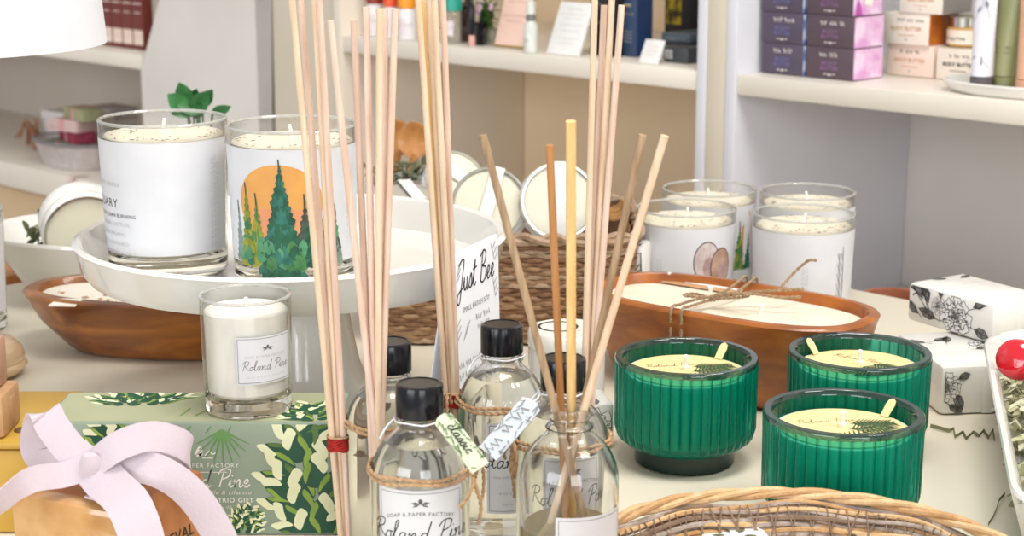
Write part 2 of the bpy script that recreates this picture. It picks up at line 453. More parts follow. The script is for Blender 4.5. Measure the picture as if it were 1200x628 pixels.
ORG = mat('orange_print', '#c9761f', '#b5601a', rough=0.5, scale=40)
LILAC = mat('lilac_ink', '#8d6490', rough=0.6)
LAVB = mat('violet_blue_ink', '#6b67a0', rough=0.6)
WHT = mat('white_ink', '#f4efe9', rough=0.6)
TANI = mat('tan_ink', '#d3a583', rough=0.6)
MAG = mat('magenta_ink', '#a8389f', '#c05ab8', rough=0.5, scale=60)
def art_dark(ink):
    def f(m, mp, w, h):
        m.scrib(w*.42, h*0.16, 0, h*0.2, WHT, mp)
        m.text('BODY', h*0.17, 0, -h*0.06, ink, mp, 'c', sx=1.3, bold=.02)
        m.text('BUTTER', h*0.17, 0, -h*0.22, ink, mp, 'c', sx=1.1, bold=.02)
        m.disc(0, -h*0.36, h*0.045, h*0.03, WHT, mp)
        for k in (-1, 1): m.strip([(k*h*.07, -h*.35), (k*h*.22, -h*.34)], h*0.02, WHT, mp)
    return f
def art_cream(ink, ink2=INK):
    def f(m, mp, w, h):
        m.scrib(w*.42, h*0.13, 0, h*0.22, ink2, mp)
        m.text('BODY BUTTER', h*0.17, 0, -h*0.05, ink, mp, 'c', bold=.02)
        m.strip([(-h*.3, -h*.2), (h*.3, -h*.2)], h*0.02, ink, mp)
        m.disc(0, -h*0.34, h*0.05, h*0.03, PALEINK, mp)
    return f
GB1, GB2, GB3 = 'violet boxes stacked at the post', 'plum boxes with orchid sides', 'cream body butter boxes'
hh = 0.0340
rows = ['bottom', 'middle', 'third', 'topmost']
for r in range(4):
    z = ZS1+r*hh
    carton(893, 941.5, 1.546, z, z+hh, 0.055, DKB, BLUEP, f'dark violet body butter box, {rows[r]} of the column against the white post', group=GB1, art=art_dark(LAVB), name='butter_box')
    c = carton(946 if r else 944.5, 1000.5 if r != 1 else 1001.5, 1.546, z, z+hh, 0.055, DKP, PETAL, f'plum box with pink orchid side, {rows[r]} of its column', group=GB2, art=art_dark(LILAC), name='butter_box')
    m = MB(); w = A(1000.5, 1.546, z)-A(946, 1.546, z)
    mp = plane_map((w+0.0006, 0.0, 0), (0, 1, 0), (0, 0, 1), 0.0004)
    m.poly([(.003, .001), (.016, .001), (.012, .013), (.007, .019), (.004, .012)], MAG, mp)
    m.poly([(.020, .012), (.034, .010), (.036, .020), (.026, .025), (.019, .019)], WHT, mp)
    m.build('orchid_print', c, smooth=0)
nz = 1.63; h2 = 0.0345
carton(1039, 1094, nz, ZS1, ZS1+h2, 0.06, PNK, None, 'blush body butter box, lower one under the box with the orange side', group=GB3, art=art_cream(TANI), name='butter_box')
carton(1036, 1089, nz-0.004, ZS1+h2, ZS1+2*h2, 0.06, CRM, ORG, 'cream body butter box with an orange side', group=GB3, art=art_cream(TANI), name='butter_box')
carton(1097, 1150, nz+0.0, ZS1, ZS1+h2-0.001, 0.06, CRM, None, 'cream body butter box with black lettering under the glass jar', group=GB3, art=art_cream(INK), name='butter_box')
carton(1054, 1105, nz-0.006, ZS1+2*h2, ZS1+3*h2-0.006, 0.06, CRM, mat('grey_card', '#8f8b88', rough=0.5), 'cream box on top of the orange sided box', group=GB3, art=art_cream(TANI), name='butter_box')
# amber jar with a clear lid on the cream box
aj = A(1131, nz+0.03, .2)
t = wthing('butter_jar', 'small amber jar with clear lid standing on a cream box', 'jar', aj, nz+0.03, ZS1+h2)
MB().lathe([(.017, 0), (.019, .002), (.019, .019), (.017, .021)], mat('honey_glass', '#d9a860', '#caa05c', rough=.2, coat=.5)).build('jar_body', t)
m = MB(); m.patch(-.022, .022, .003, .018, CRM, cyl_map(.019, -.2), nx=12); m.text('BODY BUTTER', .0045, 0, .007, INK, cyl_map(.019, -.2), 'c', k=2); m.build('label', t)
MB().lathe([(.0178, .021), (.0178, .031), (.016, .033), (.0, .033)], METAL).build('lid', t)
# oval tray with three tubes
at = A(1195, 1.575, .15)
t = wthing('oval_tray', 'white oval tray under the tubes on the right shelf', 'tray', at, 1.575, ZS1)
def oval(a, b, z, n=40): return [Vector((a*math.cos(2*PI*i/n), b*math.sin(2*PI*i/n), z)) for i in range(n)]
MB().loft([oval(.072, .048, 0), oval(.078, .053, .004), oval(.082, .056, .011), oval(.080, .0545, .0125), oval(.076, .051, .009), oval(.070, .046, .004)], CERAMIC).build('dish', t)
def tube_pack(u, n, z0, w, h, body, capm, label, art=None, cap=True):
    a_ = A(u, n, z0+.05)
    t = wthing('lotion_tube', label, 'tube', a_, n, z0, 0, 'cosmetic tubes on the oval tray')
    MB().lathe([(w*.42, 0), (w*.44, .001), (w*.44, .011), (w*.40, .012)], capm, 24).build('cap', t)
    rings = []
    for k in range(9):
        s = k/8; hw = w*(.40+.12*s); hd = w*.40*(1-s)**.7+.0012
        rings.append([Vector((hw*math.cos(2*PI*i/24), hd*math.sin(2*PI*i/24), .0125+(h-.0125)*s)) for i in range(24)])
    MB().loft(rings, body).build('tube_body', t)
    if art:
        m = MB(); art(m, plane_map((0, -w*.42, 0), (1, 0, 0), (0, math.sin(math.radians(4)), 1), 0.001)); m.build('printed_pattern', t, smooth=0)
    return t
TUBEW = mat('white_tube', '#e6e6ee', '#dcdce6', rough=0.35, scale=10)
GRL = mat('grey_leaf_ink', '#7f808c', '#9a9ba6', rough=0.6, scale=80)
PKI = mat('pink_label', '#f0b3ae', rough=0.6)
def leafy(m, mp):
    for x, y, s, d in ((-.006, .03, 1, .5), (.006, .028, 1, 2.4), (-.001, .04, 1.2, 1.5), (.002, .022, .9, 1.2), (-.005, .075, 1, 1.1), (.006, .08, 1.1, 1.9), (0, .088, 1, 1.6), (-.007, .09, .8, .8)):
        dx, dy = math.cos(d)*.009*s, math.sin(d)*.009*s
        m.poly([(x, y), (x+dx*.5-dy*.25, y+dy*.5+dx*.25), (x+dx, y+dy), (x+dx*.5+dy*.25, y+dy*.5-dx*.25)], GRL, mp)
        m.strip([(x-dx, y-dy), (x, y)], .0006, GRL, mp)
    m.patch(.0005, .0085, .094, .102, PKI, mp, nx=2)
tube_pack(1153, 1.555, ZS1+.0045, .026, .115, TUBEW, mat('dark_cap', '#5a5458', rough=.4), 'white cosmetic tube printed with grey leaves', leafy)
tube_pack(1181, 1.575, ZS1+.0045, .029, .12, mat('olive_tube', '#8f9268', '#868a60', rough=.35), mat('olive_cap', '#83875c', rough=.3), 'olive green tube standing between two tubes on the tray', lambda m, mp: [m.scrib(.014, .004, 0, .04, mat('olive_ink', '#6c7048'), mp), m.strip([(-.01, .036), (.01, .036)], .0008, mat('olive_ink', '#6c7048'), mp)])
tube_pack(1208, 1.565, ZS1+.0045, .028, .12, mat('peach_tube', '#d9a98c', '#d2a085', rough=.35), mat('peach_cap', '#d39f82', rough=.3), 'peach tube half cut off by the right edge of the photo')
# ---- middle shelf
def jar_cap(u, label, capc, bodym, r, h, n=1.545, hc=.03, bandm=None):
    t = wthing('bath_jar', label, 'jar', A(u, n, .17), n, ZS1, 0, 'jars with bright caps on the middle shelf')
    MB().lathe([(r*.93, 0), (r, .002), (r, h*.9), (r*.8, h)], bodym, 28).build('jar_body', t)
    MB().lathe([(r*.9, h), (r*.98, h+.001), (r*.98, h+hc), (r*.94, h+hc+.002)], mat('cap_'+capc, capc, rough=.35), 28).build('lid', t)
    m = MB(); m.patch(-r*.9, r*.9, h*.25, h*.7, mat('pale_pink_label', '#e9d6d8', '#d7dae6', rough=.5, scale=60), cyl_map(r, -.1), nx=10)
    m.scrib(r*1.3, h*.12, 0, h*.45, PALEINK, cyl_map(r, -.1), k=2); m.build('label', t)
MILKY = mat('milky_jar', '#e9e6e6', '#dfdce0', rough=.25, scale=30, coat=.3)
jar_cap(440, 'white jar with brown red cap, first of the bright capped jars', '#8e2c1c', MILKY, .0125, .044)
jar_cap(458.5, 'white jar with red orange cap between the brown and the yellow one', '#ee5a2a', MILKY, .0105, .042, 1.54)
jar_cap(477, 'white jar with orange yellow cap behind the reeds', '#f29a1f', MILKY, .0125, .042, 1.535)
jar_cap(531, 'clear jar with turquoise cap on the middle shelf', '#27a08e', thin_glass('grey_clear', (.86, .87, .88, 1), (.6, .62, .64, 1)), .0125, .042, 1.545)
def bottle_dark(u, label, n, r, h, m1):
    t = wthing('dropper_bottle', label, 'bottle', A(u, n, .17), n, ZS1)
    MB().lathe([(r*.9, 0), (r, .002), (r, h*.72), (r*.4, h*.84), (r*.4, h*.9)], m1, 24).build('bottle_body', t)
    MB().lathe([(r*.5, h*.9), (r*.5, h*1.05), (r*.3, h*1.08), (r*.25, h*1.3), (0, h*1.32)], CAPM, 20).build('cap', t)
BRG = mat('brown_glass', '#2c1512', '#381c18', rough=.1, coat=.6)
bottle_dark(548, 'dark brown bottle beside the turquoise capped jar', 1.575, .0105, .065, BRG)
t = wthing('makeup_brush', 'small black handled brush with pink tip before the dark bottle', 'brush', A(553, 1.535, .16), 1.535, ZS1)
MB().lathe([(.003, 0), (.0045, .004), (.004, .013), (.0015, .017), (0, .018)], mat('pink_bristle', '#d9a79a', rough=.8), 16).build('brush_tip', t)
MB().lathe([(.0035, .0125), (.0042, .02), (.004, .045), (.002, .06), (0, .062)], CAPM, 16).build('handle', t)
t = wthing('black_box', 'little black box beside the flower pot', 'box', A(560, 1.545, .16), 1.545, ZS1)
MB().bbox(-.0055, .0055, 0, .012, 0, .024, CAPM, .0012).build('box_body', t); MB().bbox(-.0057, .0057, -.0002, .0122, .0242, .03, CAPM, .0012).build('lid', t)
# potted flowers
GREEN1 = mat('leaf_green', '#3c5a28', '#5c7a38', rough=.5, scale=70)
GREEN2 = mat('deep_leaf', '#2c4d2a', '#3f6638', rough=.45, scale=70)
def leaf(m, base, d, L, w, mtl, curl=.25, roll=0, side=None):
    """one leaf with a fold along its midrib"""
    d = Vector(d).normalized(); sd = d.cross(Vector((0, 0, 1)))
    sd = sd.normalized() if sd.length > 1e-4 else Vector((1, 0, 0))
    sd = Matrix.Rotation(roll, 3, d) @ sd
    if side is not None: sd = (Vector(side)-d*d.dot(Vector(side))).normalized()
    up = sd.cross(d); vs, fs = [], []
    for i in range(6):
        s = i/5; ww = w*(math.sin(PI*min(1, s*.92+.08))**.8)*(1 if i < 5 else 0.02)
        c = Vector(base)+d*L*s-up*curl*L*s*s
        vs += [c+sd*ww/2+up*ww*.15, c, c-sd*ww/2+up*ww*.15]
    for i in range(5):
        for j in range(2):
            a = i*3+j; fs.append((a, a+1, a+4, a+3))
    m.add(vs, fs, mtl)
t = wthing('flower_pot', 'glass pot with small pink and white flowers on the middle shelf', 'plant', A(571, 1.56, .17), 1.56, ZS1)
MB().lathe([(.009, 0), (.012, .002), (.0125, .022), (.0115, .022), (.010, .004)], thin_glass('grey_clear'), 24).build('pot', t)
m = MB()
for i in range(60):
    an = R.uniform(0, 2*PI); el = R.uniform(-.1, 1.4)
    leaf(m, (R.uniform(-.006, .006), R.uniform(-.006, .006), R.uniform(.02, .05)), (math.cos(an)*math.cos(el), math.sin(an)*math.cos(el), math.sin(el)), R.uniform(.012, .024), R.uniform(.005, .009), R.choice([GREEN1, GREEN2]))
m.tube([(0, 0, .004), (0, 0, .05)], .001, GREEN1); m.tube([(.003, 0, .004), (.006, 0, .06)], .001, GREEN1)
m.build('leaves', t)
for i in range(9):
    an = R.uniform(0, 2*PI); m = MB(); c = Vector((math.cos(an)*.014, -abs(math.sin(an))*.012, R.uniform(.04, .08)))
    for k in range(5): leaf(m, c, (math.cos(k*1.257), -.5, math.sin(k*1.257)), .006, .005, mat('pink_petal', '#d9a3bd', '#efe3ea', rough=.6, scale=200))
    m.build('flower', t)
def card(u0, u1, v0, v1, n, label, base, edge=None, lines=(), name='sign_card', lean=.25, ink=GREYINK, thick=.003, cat='sign', shear=0.0):
    a0, a1 = A(u0, n, ZS1), A(u1, n, ZS1); w = a1-a0
    h = (v1-v0)*W(a0, n).y/FPX*1.03/math.cos(lean)
    t = wthing(name, label, cat, (a0+a1)/2, n, ZS1)
    M = Matrix.Translation((0, 0, .0006)) @ Matrix.Rotation(-lean, 4, 'X')
    if edge:
        MB().bbox(-w/2, w/2, 0, thick, 0, h, edge, .0006, M).build('frame', t)
        MB().bbox(-w/2+.002, w/2-.002, -.0006, .0005, .0025, h-.0025, base, .0002, M).build('sheet', t)
    else:
        MB().bbox(-w/2, w/2, 0, thick, 0, h, base, .0004, M).build('panel', t)
    m = MB(); ex = M.to_3x3() @ Vector((1, 0, 0)); ey = M.to_3x3() @ Vector((0, 0, 1))
    mp = plane_map(M @ Vector((0, -.0008 if edge else -.0002, 0)), ex, ey, .0003)
    for y, s, tx in lines: m.scrib(w*tx, s, 0, h*y, ink, mp, seed=int(y*100))
    if lines: m.build('lettering', t, smooth=0)
    MB().loft([[M @ Vector((x, thick+.0002, h*.55)) for x in (-.004, .004)]+[M @ Vector((x, thick+.0012, h*.55)) for x in (.004, -.004)],
               [Vector((x, h*.55*math.sin(lean)+.02, .0005)) for x in (-.004, .004)]+[Vector((x, h*.55*math.sin(lean)+.021, .0005)) for x in (.004, -.004)]], edge or base).build('easel_back', t, smooth=0)
    return t
PEACHS = mat('peach_sheet', '#f0cfc0', '#ecc8b8', rough=.5, scale=20)
GOLD = mat('gold_frame', '#c2a25e', '#b39350', rough=.35, metal=.6)
card(578, 614, -14, 62, 1.55, 'framed peach sign with printed lines on the middle shelf', PEACHS, GOLD, [(.80, .003, .5), (.72, .003, .62), (.64, .003, .55), (.44, .003, .7), (.36, .003, .45)], lean=.3, ink=mat('rose_ink', '#b98a80'))
card(640, 678, 14, 71, 1.53, 'white printed card leaning on the middle shelf next to the spray bottle', PAPERW, None, [(.86, .002, .5), (.76, .002, .7), (.68, .002, .6), (.55, .002, .7), (.44, .002, .5), (.3, .002, .65), (.2, .002, .4)], lean=.4, ink=PALEINK)
card(748, 770, 56, 82, 1.525, 'small white price card leaning before the dark gift boxes', PAPERW, None, [(.7, .002, .5), (.5, .002, .6), (.3, .002, .3)], lean=.45, ink=TANI)
# clear spray bottle
t = wthing('spray_bottle', 'clear little spray bottle in front of the peach sign', 'bottle', A(622, 1.525, .17), 1.525, ZS1)
FROST = mat('frosted_plastic', '#d9dcd6', '#cfd3cc', rough=.25, scale=30, coat=.4)
MB().lathe([(.008, 0), (.0088, .001), (.0088, .034), (.006, .038), (.005, .040)], FROST, 28).build('bottle_body', t)
m = MB(); m.scrib(.01, .004, 0, .014, GREYINK, cyl_map(.0088)); m.build('lettering', t)
MB().lathe([(.0062, .040), (.0065, .046), (.004, .047), (.004, .051), (0, .0515)], mat('silver_collar', '#9a9a98', rough=.3, metal=.8), 24).build('pump', t)
MB().lathe([(.0058, .0475), (.0058, .062), (.005, .064), (0, .064)], FROST, 24).build('cap', t)
# navy and black boxes
NAVY = mat('navy_card', '#2f4060', '#384b6c', rough=.4, scale=20)
NAVB = mat('navy_side', '#23406e', '#1d3660', rough=.4, scale=20)
BLKC = mat('black_card', '#1b1a20', '#232229', rough=.35, scale=20)
DGREY = mat('charcoal_card', '#45484d', '#4d5055', rough=.4, scale=20)
PALEGOLD = mat('pale_gold_ink', '#b9b08e', rough=.5)
carton(692, 722, 1.56, ZS1, ZS1+.10, .03, BLKC, None, 'tall black box behind the reeds on the middle shelf', art=lambda m, mp, w, h: [m.scrib(.014, .004, 0, .01, PALEGOLD, mp), m.strip([(-.008, -.01), (.008, -.01)], .0008, PALEGOLD, mp)], name='tall_box')
carton(724, 746, 1.575, ZS1, ZS1+.10, .03, NAVY, NAVB, 'tall navy box with printed lines beside the black one', art=lambda m, mp, w, h: [m.scrib(.014, .004, 0, .0, PALEGOLD, mp)]+[m.strip([(-.008, -.02-.004*k), (.008, -.02-.004*k)], .0006, PALEINK, mp) for k in range(4)]+[m.strip([(-.008, .012), (.006, .012)], .003, PALEGOLD, mp)], name='tall_box')
t = carton(764, 806, 1.56, ZS1, ZS1+.018, .09, DGREY, DGREY, 'flat charcoal gift box with white label squares on the middle shelf', name='gift_box')
m = MB(); mp = plane_map((0, 0, 0), (1, 0, 0), (0, 0, 1), .0007)
for k, x in enumerate((.006, .020)):
    m.patch(x, x+.012, .004, .0145, PAPERW, mp, nx=2)
    for q in range(5): m.strip([(x+.001, .0055+q*.0018), (x+.011, .0055+q*.0018)], .0008, GREYINK, mp, k=2)
m.build('label', t, smooth=0)
carton(775, 809, 1.60, ZS1+.0188, ZS1+.03, .06, mat('slate_card', '#4f5c66', '#586670', rough=.4), None, 'smaller slate box lying on the charcoal gift box', name='gift_box', art=lambda m, mp, w, h: m.scrib(.03, .003, 0, -.002, PALEINK, mp))
t = carton(779, 814, 1.70, ZS1, ZS1+.11, .03, BLKC, None, 'black box with a yellow picture at the back of the middle shelf', name='picture_box')
m = MB(); mp = plane_map((0, 0, 0), (1, 0, 0), (0, 0, 1), .0007); m.patch(.003, .028, .03, .1, mat('yellow_print', '#c0a41c', '#3a3410', rough=.5, scale=60, lo=.45, hi=.6), mp, nx=2); m.build('picture', t, smooth=0)
# ---- left shelf
DRED = mat('dark_red_card', '#6b2a24', '#7a342c', rough=.45, scale=20)
pos = ['leftmost of the row', 'second of the row from the lampshade', 'third of the row from the lampshade', 'nearest the white pier']
aL = A(123, NF+.05, .12); aR = A(171, NF+.05, .12)
for k in range(4):
    w = (aR-aL)/4
    t = wthing('oil_box', 'dark red box with a white band, '+pos[k], 'box', aL+w*k, NF+.045, LZ1, 0, 'dark red boxes on the left shelf')
    MB().bbox(.0005, w-.0005, 0, .02, 0, .14, DRED, .001).build('carton_body', t)
    m = MB(); mp = plane_map((0, 0, 0), (1, 0, 0), (0, 0, 1), .0005)
    m.patch(.002, w-.002, .008, .032, PNK, mp, nx=2); m.strip([(.003, .075), (w-.003, .075)], .002, PNK, mp); m.strip([(.006, .06), (w-.006, .06)], .0015, PNK, mp)
    m.scrib(w*.5, .004, w/2, .018, PALEINK, mp, k=2); m.build('printed_band', t, smooth=0)
def S(u, n, z): return A(u, n, z)
t = wthing('orange_jar', 'orange jar half hidden by the lampshade', 'jar', S(116, NF+.07, .1), NF+.07, LZ1)
MB().lathe([(.014, 0), (.016, .003), (.016, .026), (.013, .03)], mat('orange_wax', '#d2902c', '#c07f22', rough=.4), 28).build('jar_body', t)
MB().lathe([(.015, .0302), (.015, .038), (.013, .04), (0, .04)], GOLD, 28).build('lid', t)
t = wthing('grey_tin', 'grey brown tin at the back of the left shelf beside the lampshade', 'tin', S(113, NF+.13, .12), NF+.13, LZ1)
MB().lathe([(.02, 0), (.022, .003), (.022, .08)], mat('greybrown_tin', '#a08d80', '#8f7c70', rough=.4), 28).build('tin_body', t)
MB().lathe([(.0225, .0802), (.0225, .1), (.02, .102), (0, .102)], METAL, 28).build('lid', t)
GIFT = mat('white_gift_paper', '#e4e0df', '#dad6d6', rough=.5, scale=10)
GIFTG = mat('grey_gift_paper', '#b9b3b4', '#aea8a9', rough=.5, scale=10)
BRRIB = mat('brown_ribbon', '#a5765a', '#94664c', rough=.6, scale=60)
def gift(u0, u1, n, z0, h, dep, body, label):
    a0, a1 = A(u0, n, z0), A(u1, n, z0); w = a1-a0
    t = wthing('gift_box', label, 'box', a0, n, z0, 0, 'wrapped gift boxes on the lower left shelf')
    MB().bbox(0, w, 0, dep, 0, h*.72, body, .001).build('box_body', t); MB().bbox(-.0015, w+.0015, -.0015, dep+.0015, h*.72, h, body, .001).build('lid', t)
    MB().box(-.0022, w+.0022, -.0022, dep+.0022, h*.18, h*.34, BRRIB).build('ribbon', t, smooth=0)
gift(52, 97, NF+.13, ZD+.0105, .075, .07, GIFT, 'white wrapped gift box on the lower left shelf beside the dried bow')
gift(103, 131, NF+.207, ZD+.0105, .078, .06, GIFTG, 'grey wrapped gift box beside the white one on the left shelf')
t = wthing('raffia_bow', 'brown dried raffia bow standing before the white gift box', 'bow', S(40, NF+.115, -.1), NF+.115, ZD+.0105)
m = MB()
for k in range(16):
    an = R.uniform(-1.2, 1.2)+ (PI if k % 2 else 0); L = R.uniform(.02, .05)
    m.tube(catmull([(0, 0, .035), (math.cos(an)*L*.5, R.uniform(-.012, .0), .035+abs(math.sin(an))*L*.7), (math.cos(an)*L, R.uniform(-.02, .0), .02+R.uniform(-.018, .02))]), .0022, BRRIB, seg=5)
m.tube([(0, 0, 0), (0, 0, .04)], .006, BRRIB, seg=8); m.build('loops', t)
# shallow basket of folded cloths with a pink ribbon
t = wthing('cloth_basket', 'shallow pale basket on the lower left shelf', 'basket', S(88, NF+.075, -.1), NF+.075, ZD+.0105)
rings = [oval(.078, .045, 0), oval(.086, .050, .014), oval(.102, .060, .044), oval(.100, .058, .045), oval(.084, .048, .016), oval(.076, .043, .005)]
MB().loft(rings, mat('pale_basket', '#cfc6c4', '#bdb3b2', rough=.7, scale=90, bump=.6)).build('basket_body', t)
m = MB(); m.tube([Vector((.102*math.cos(2*PI*i/40), .060*math.sin(2*PI*i/40), .045)) for i in range(40)], .003, mat('grey_rim', '#8e8688', rough=.7), seg=8, closed=True); m.build('rim', t)
CL = [mat('green_cloth', '#5f7a6a', '#8a9c88', rough=.9, scale=50), mat('crimson_cloth', '#8b2f45', '#b14a5e', rough=.9, scale=50), mat('blush_cloth', '#dcb9b6', '#e8cfca', rough=.9, scale=50), mat('olive_cloth', '#9aa07a', '#b4b690', rough=.9, scale=50)]
nm = ['green', 'crimson', 'blush', 'olive']
for k, (x, y, rz, mk) in enumerate(((-.035, -.006, .3, 0), (.005, .008, -.2, 1), (.012, -.02, .15, 2), (.045, .0, -.1, 3))):
    w = W(S(88, NF+.075, -.1)+x*.8, NF+.075+y*.5, ZD+.0320+.0215*k)
    o = thing('folded_cloth', f'folded {nm[mk]} cloth lying in the shallow basket', 'cloth', w, RW+rz, 'folded cloths in the shallow basket')
    m = MB()
    for q in range(3):
        m.bbox(-.040+.001*q, .040, -.022, .022-.001*q, .0068*q, .0068*q+.0064, CL[mk], .002)
    m.build('folds', o)
    MB().box(-.004, .004, -.0226, .0226, -.0003, .0208, mat('pink_ribbon', '#d98a94', '#e5a5ab', rough=.5)).build('band', o, smooth=0)
o = thing('pink_ribbon', 'pink ribbon hanging over the edge of the lower left shelf', 'ribbon', W(S(84, NF-.003, -.13), NF-.003, ZD+.0115), RW)
m = MB(); pth = [(.004, .03, .001), (.002, .012, .001), (0, -.001, .0005), (-.002, -.006, -.02), (-.006, -.006, -.045)]
pp = catmull(pth, 5); vs = []; 
for i, p in enumerate(pp): vs += [p+Vector((-.006, 0, 0)), p+Vector((.006, 0, 0)), p+Vector((.006, -.0006, .0006)), p+Vector((-.006, -.0006, .0006))]
m.loft([vs[4*i:4*i+4] for i in range(len(pp))], mat('blush_cloth')); m.build('ribbon_strip', o)
# terracotta pot low on the right deck
pt = D(1053, 356, 1.70)
t = thing('terracotta_pot', 'round terracotta pot with glass liner behind the table edge', 'pot', (pt.x, 1.72, ZD+.0005), 0)
hz = pt.z-ZD+.004
MB().lathe([(.022, 0), (.026, .004), (.031, hz-.02), (.033, hz-.018), (.033, hz), (.029, hz), (.028, hz-.02), (.025, .008)], mat('terracotta', '#b56a4c', '#c27a5b', rough=.7, scale=30)).build('pot_body', t)
MB().lathe([(.0280, hz-.012), (.0284, hz-.001), (.0270, hz-.001), (.0265, hz-.012)], thin_glass('clear_thin_glass'), 40, loop=True).build('liner', t)

# wooden bench beyond the left end of the table
bw = wood('bench_wood', '#9a5f2c', '#b8783c', scale=7, stretch=(1, 6, 1), rough=.45)
t = thing('wooden_bench', 'orange brown wooden bench beyond the table end, seen past the far left white bowl', 'bench', (0, 0, 0), RW)
MB().bbox(AT0-.26, AT0-.02, .66, 1.02, -.035, .003, bw, .004).build('seat', t)
for x in (AT0-.24, AT0-.06):
    for y in (.68, .98): MB().bbox(x, x+.025, y, y+.025, FLZ+.0002, -.0355, bw, .002).build('leg', t)
for y in (.69, .99): MB().box(AT0-.2145, AT0-.0605, y, y+.012, -.12, -.08, bw).build('stretcher', t, smooth=0)
# ------------------------------------------------------------------ things on the table
def flecks(m, n, rmin, rmax, z, mtl, seed=1, sz=.0016):
    r = random.Random(seed)
    for i in range(n):
        t = r.uniform(0, 2*PI); rr = rmin+(rmax-rmin)*math.sqrt(r.random()); x, y = rr*math.sin(t), -rr*math.cos(t)
        an = r.uniform(0, PI); L, w = sz*r.uniform(.5, 1.6), sz*r.uniform(.25, .5); dx, dy = math.cos(an), math.sin(an)
        m.add([(x+dx*L, y+dy*L, z+.0003), (x-dy*w, y+dx*w, z+.0006), (x-dx*L, y-dy*L, z+.0003), (x+dy*w, y-dx*w, z+.0006)], [(0, 1, 2, 3)], mtl)
def wick(t, z, h=.008, lean=.1, c=(0, 0), r=.0011):
    m = MB(); m.tube(catmull([(c[0], c[1], z), (c[0]+lean*h*.4, c[1], z+h*.6), (c[0]+lean*h, c[1]-.001, z+h)], 3), r, COTTON, seg=7)
    return m.build('wick', t)
# ---- tall glass tumbler candle
def tumbler(name, label, loc, rz, Rr=.041, h=.099, art=None, group=None, label_z=(.0165, .0885), wrap=(-2.6, 1.05), seed=1, wz=.0895):
    t = thing(name, label, 'candle', loc, rz, group)
    tp = .93
    rad = lambda z: Rr*(tp+(1-tp)*min(1, max(0, z)/h))
    w = .0022; fl = .0135
    m = MB()
    m.lathe([(rad(fl)-w, fl), (rad(wz)-w, wz), (rad(h)-w, h-.001), (rad(h)-w*.5, h), (rad(h), h-.001), (rad(wz), wz), (rad(.012), .012)], GLASS, 56, loop=False)
    m.f = [f for f in m.f if len(f) < 10]; m.m = m.m[:len(m.f)]
    m.build('glass', t)
    q = MB(); q.lathe([(rad(h)-w*.5+.0013*math.cos(k*PI/4), h-.0004+.0011*math.sin(k*PI/4)) for k in range(8)], RIMG, 56, loop=True); q.build('rim', t)
    b = MB(); b.lathe([(0, .0009), (rad(0)*.80, .0007), (rad(0)*.92, 0), (rad(0), .0022), (rad(fl)-.0001, fl-.0002), (rad(fl)-w-.0004, fl+.0008), (rad(fl)*.8, fl-.0012), (0, fl-.0018)], GBASE, 56); b.build('glass_base', t)
    wx = MB(); rw = rad(wz)-w-.0004
    wx.lathe([(0, fl+.001), (rad(fl)-w-.003, fl+.001), (rad(fl)-w-.0005, fl+.0035), (rw, wz-.001), (rw-.0012, wz), (0, wz)], WAX, 56)
    flecks(wx, 46, rw*.45, rw*.96, wz, HERB, seed); wx.build('wax', t)
    wick(t, wz, .009, .15*(1 if seed % 2 else -1))
    if label_z:
        lb = MB(); mpc = cyl_map(rad, 0, .0004)
        n = 44
        def P(th, z, k=0):
            r = rad(z)+.0003+.00012*k; return Vector((r*math.sin(th), -r*math.cos(th), z))
        vs, fs = [], []
        for i in range(n+1):
            for j in range(5): vs.append(P(wrap[0]+(wrap[1]-wrap[0])*i/n, label_z[0]+(label_z[1]-label_z[0])*j/4))
        for i in range(n):
            for j in range(4): a = i*5+j; fs.append((a, a+5, a+6, a+1))
        lb.add(vs, fs, LABELP)
        mp = lambda x, y, k=1: P(x/Rr, y, k)
        if art: art(lb, mp, Rr)
        lb.build('label', t, smooth=60)
    return t
def side_text(m, mp, R_, th, z0=.02, z1=.075, ink=PALEINK, n=3):
    for q in range(n):
        mp2 = lambda x, y, k=1, q=q: mp(R_*(th+.07*q)-y, x, k)
        m.scrib(z1-z0, .0022, (z0+z1)/2, 0, ink, mp2, 'c', seed=q+2)
def art_text(m, mp, R_):
    s0 = -1.98*R_
    m.text('SIX OUNCE CANDLE', .0036, -.0236, .0600, PALEINK, mp, 'r', spacing=1.15)
    m.text('SANCTUARY', .0078, -.0266, .0465, mat('soft_ink', '#57544f'), mp, 'r', spacing=1.12)
    m.text('A BLEND OF CLEAN BURNING', .0034, -.0125, .0402, mat('soft_ink', '#57544f'), mp, 'r', spacing=1.1, bold=.004)
    for k, (tx, e) in enumerate((('SOY, NATURAL COTTON', -.0180), ('WICKS AND ORGANIC', -.0208), ('BOTANICALS GATHERED', -.0188), ('AND ESSENTIAL OILS', -.0142))):
        m.text(tx, .0034, e, .0345-.0062*k, PALEINK, mp, 'r', spacing=1.12)
    side_text(m, mp, R_, 1.02)
SUNC = mat('sun_orange', '#dfa452', '#d39155', rough=.6, scale=45, lo=.3, hi=.7)
TRE = [mat('pine_deep', '#0f4433', '#1c6044', rough=.6, scale=160), mat('pine_olive', '#6d7d24', '#98982c', rough=.6, scale=160), mat('pine_mid', '#2f6b3c', '#4b8148', rough=.6, scale=160), mat('pine_grey', '#6f8378', '#8b9c90', rough=.6, scale=160), mat('pine_dark', '#37403a', '#4d574c', rough=.6, scale=160), mat('pine_teal', '#1d5a50', '#2f7464', rough=.6, scale=160), mat('pine_light', '#3d7c58', '#57946c', rough=.6, scale=160)]
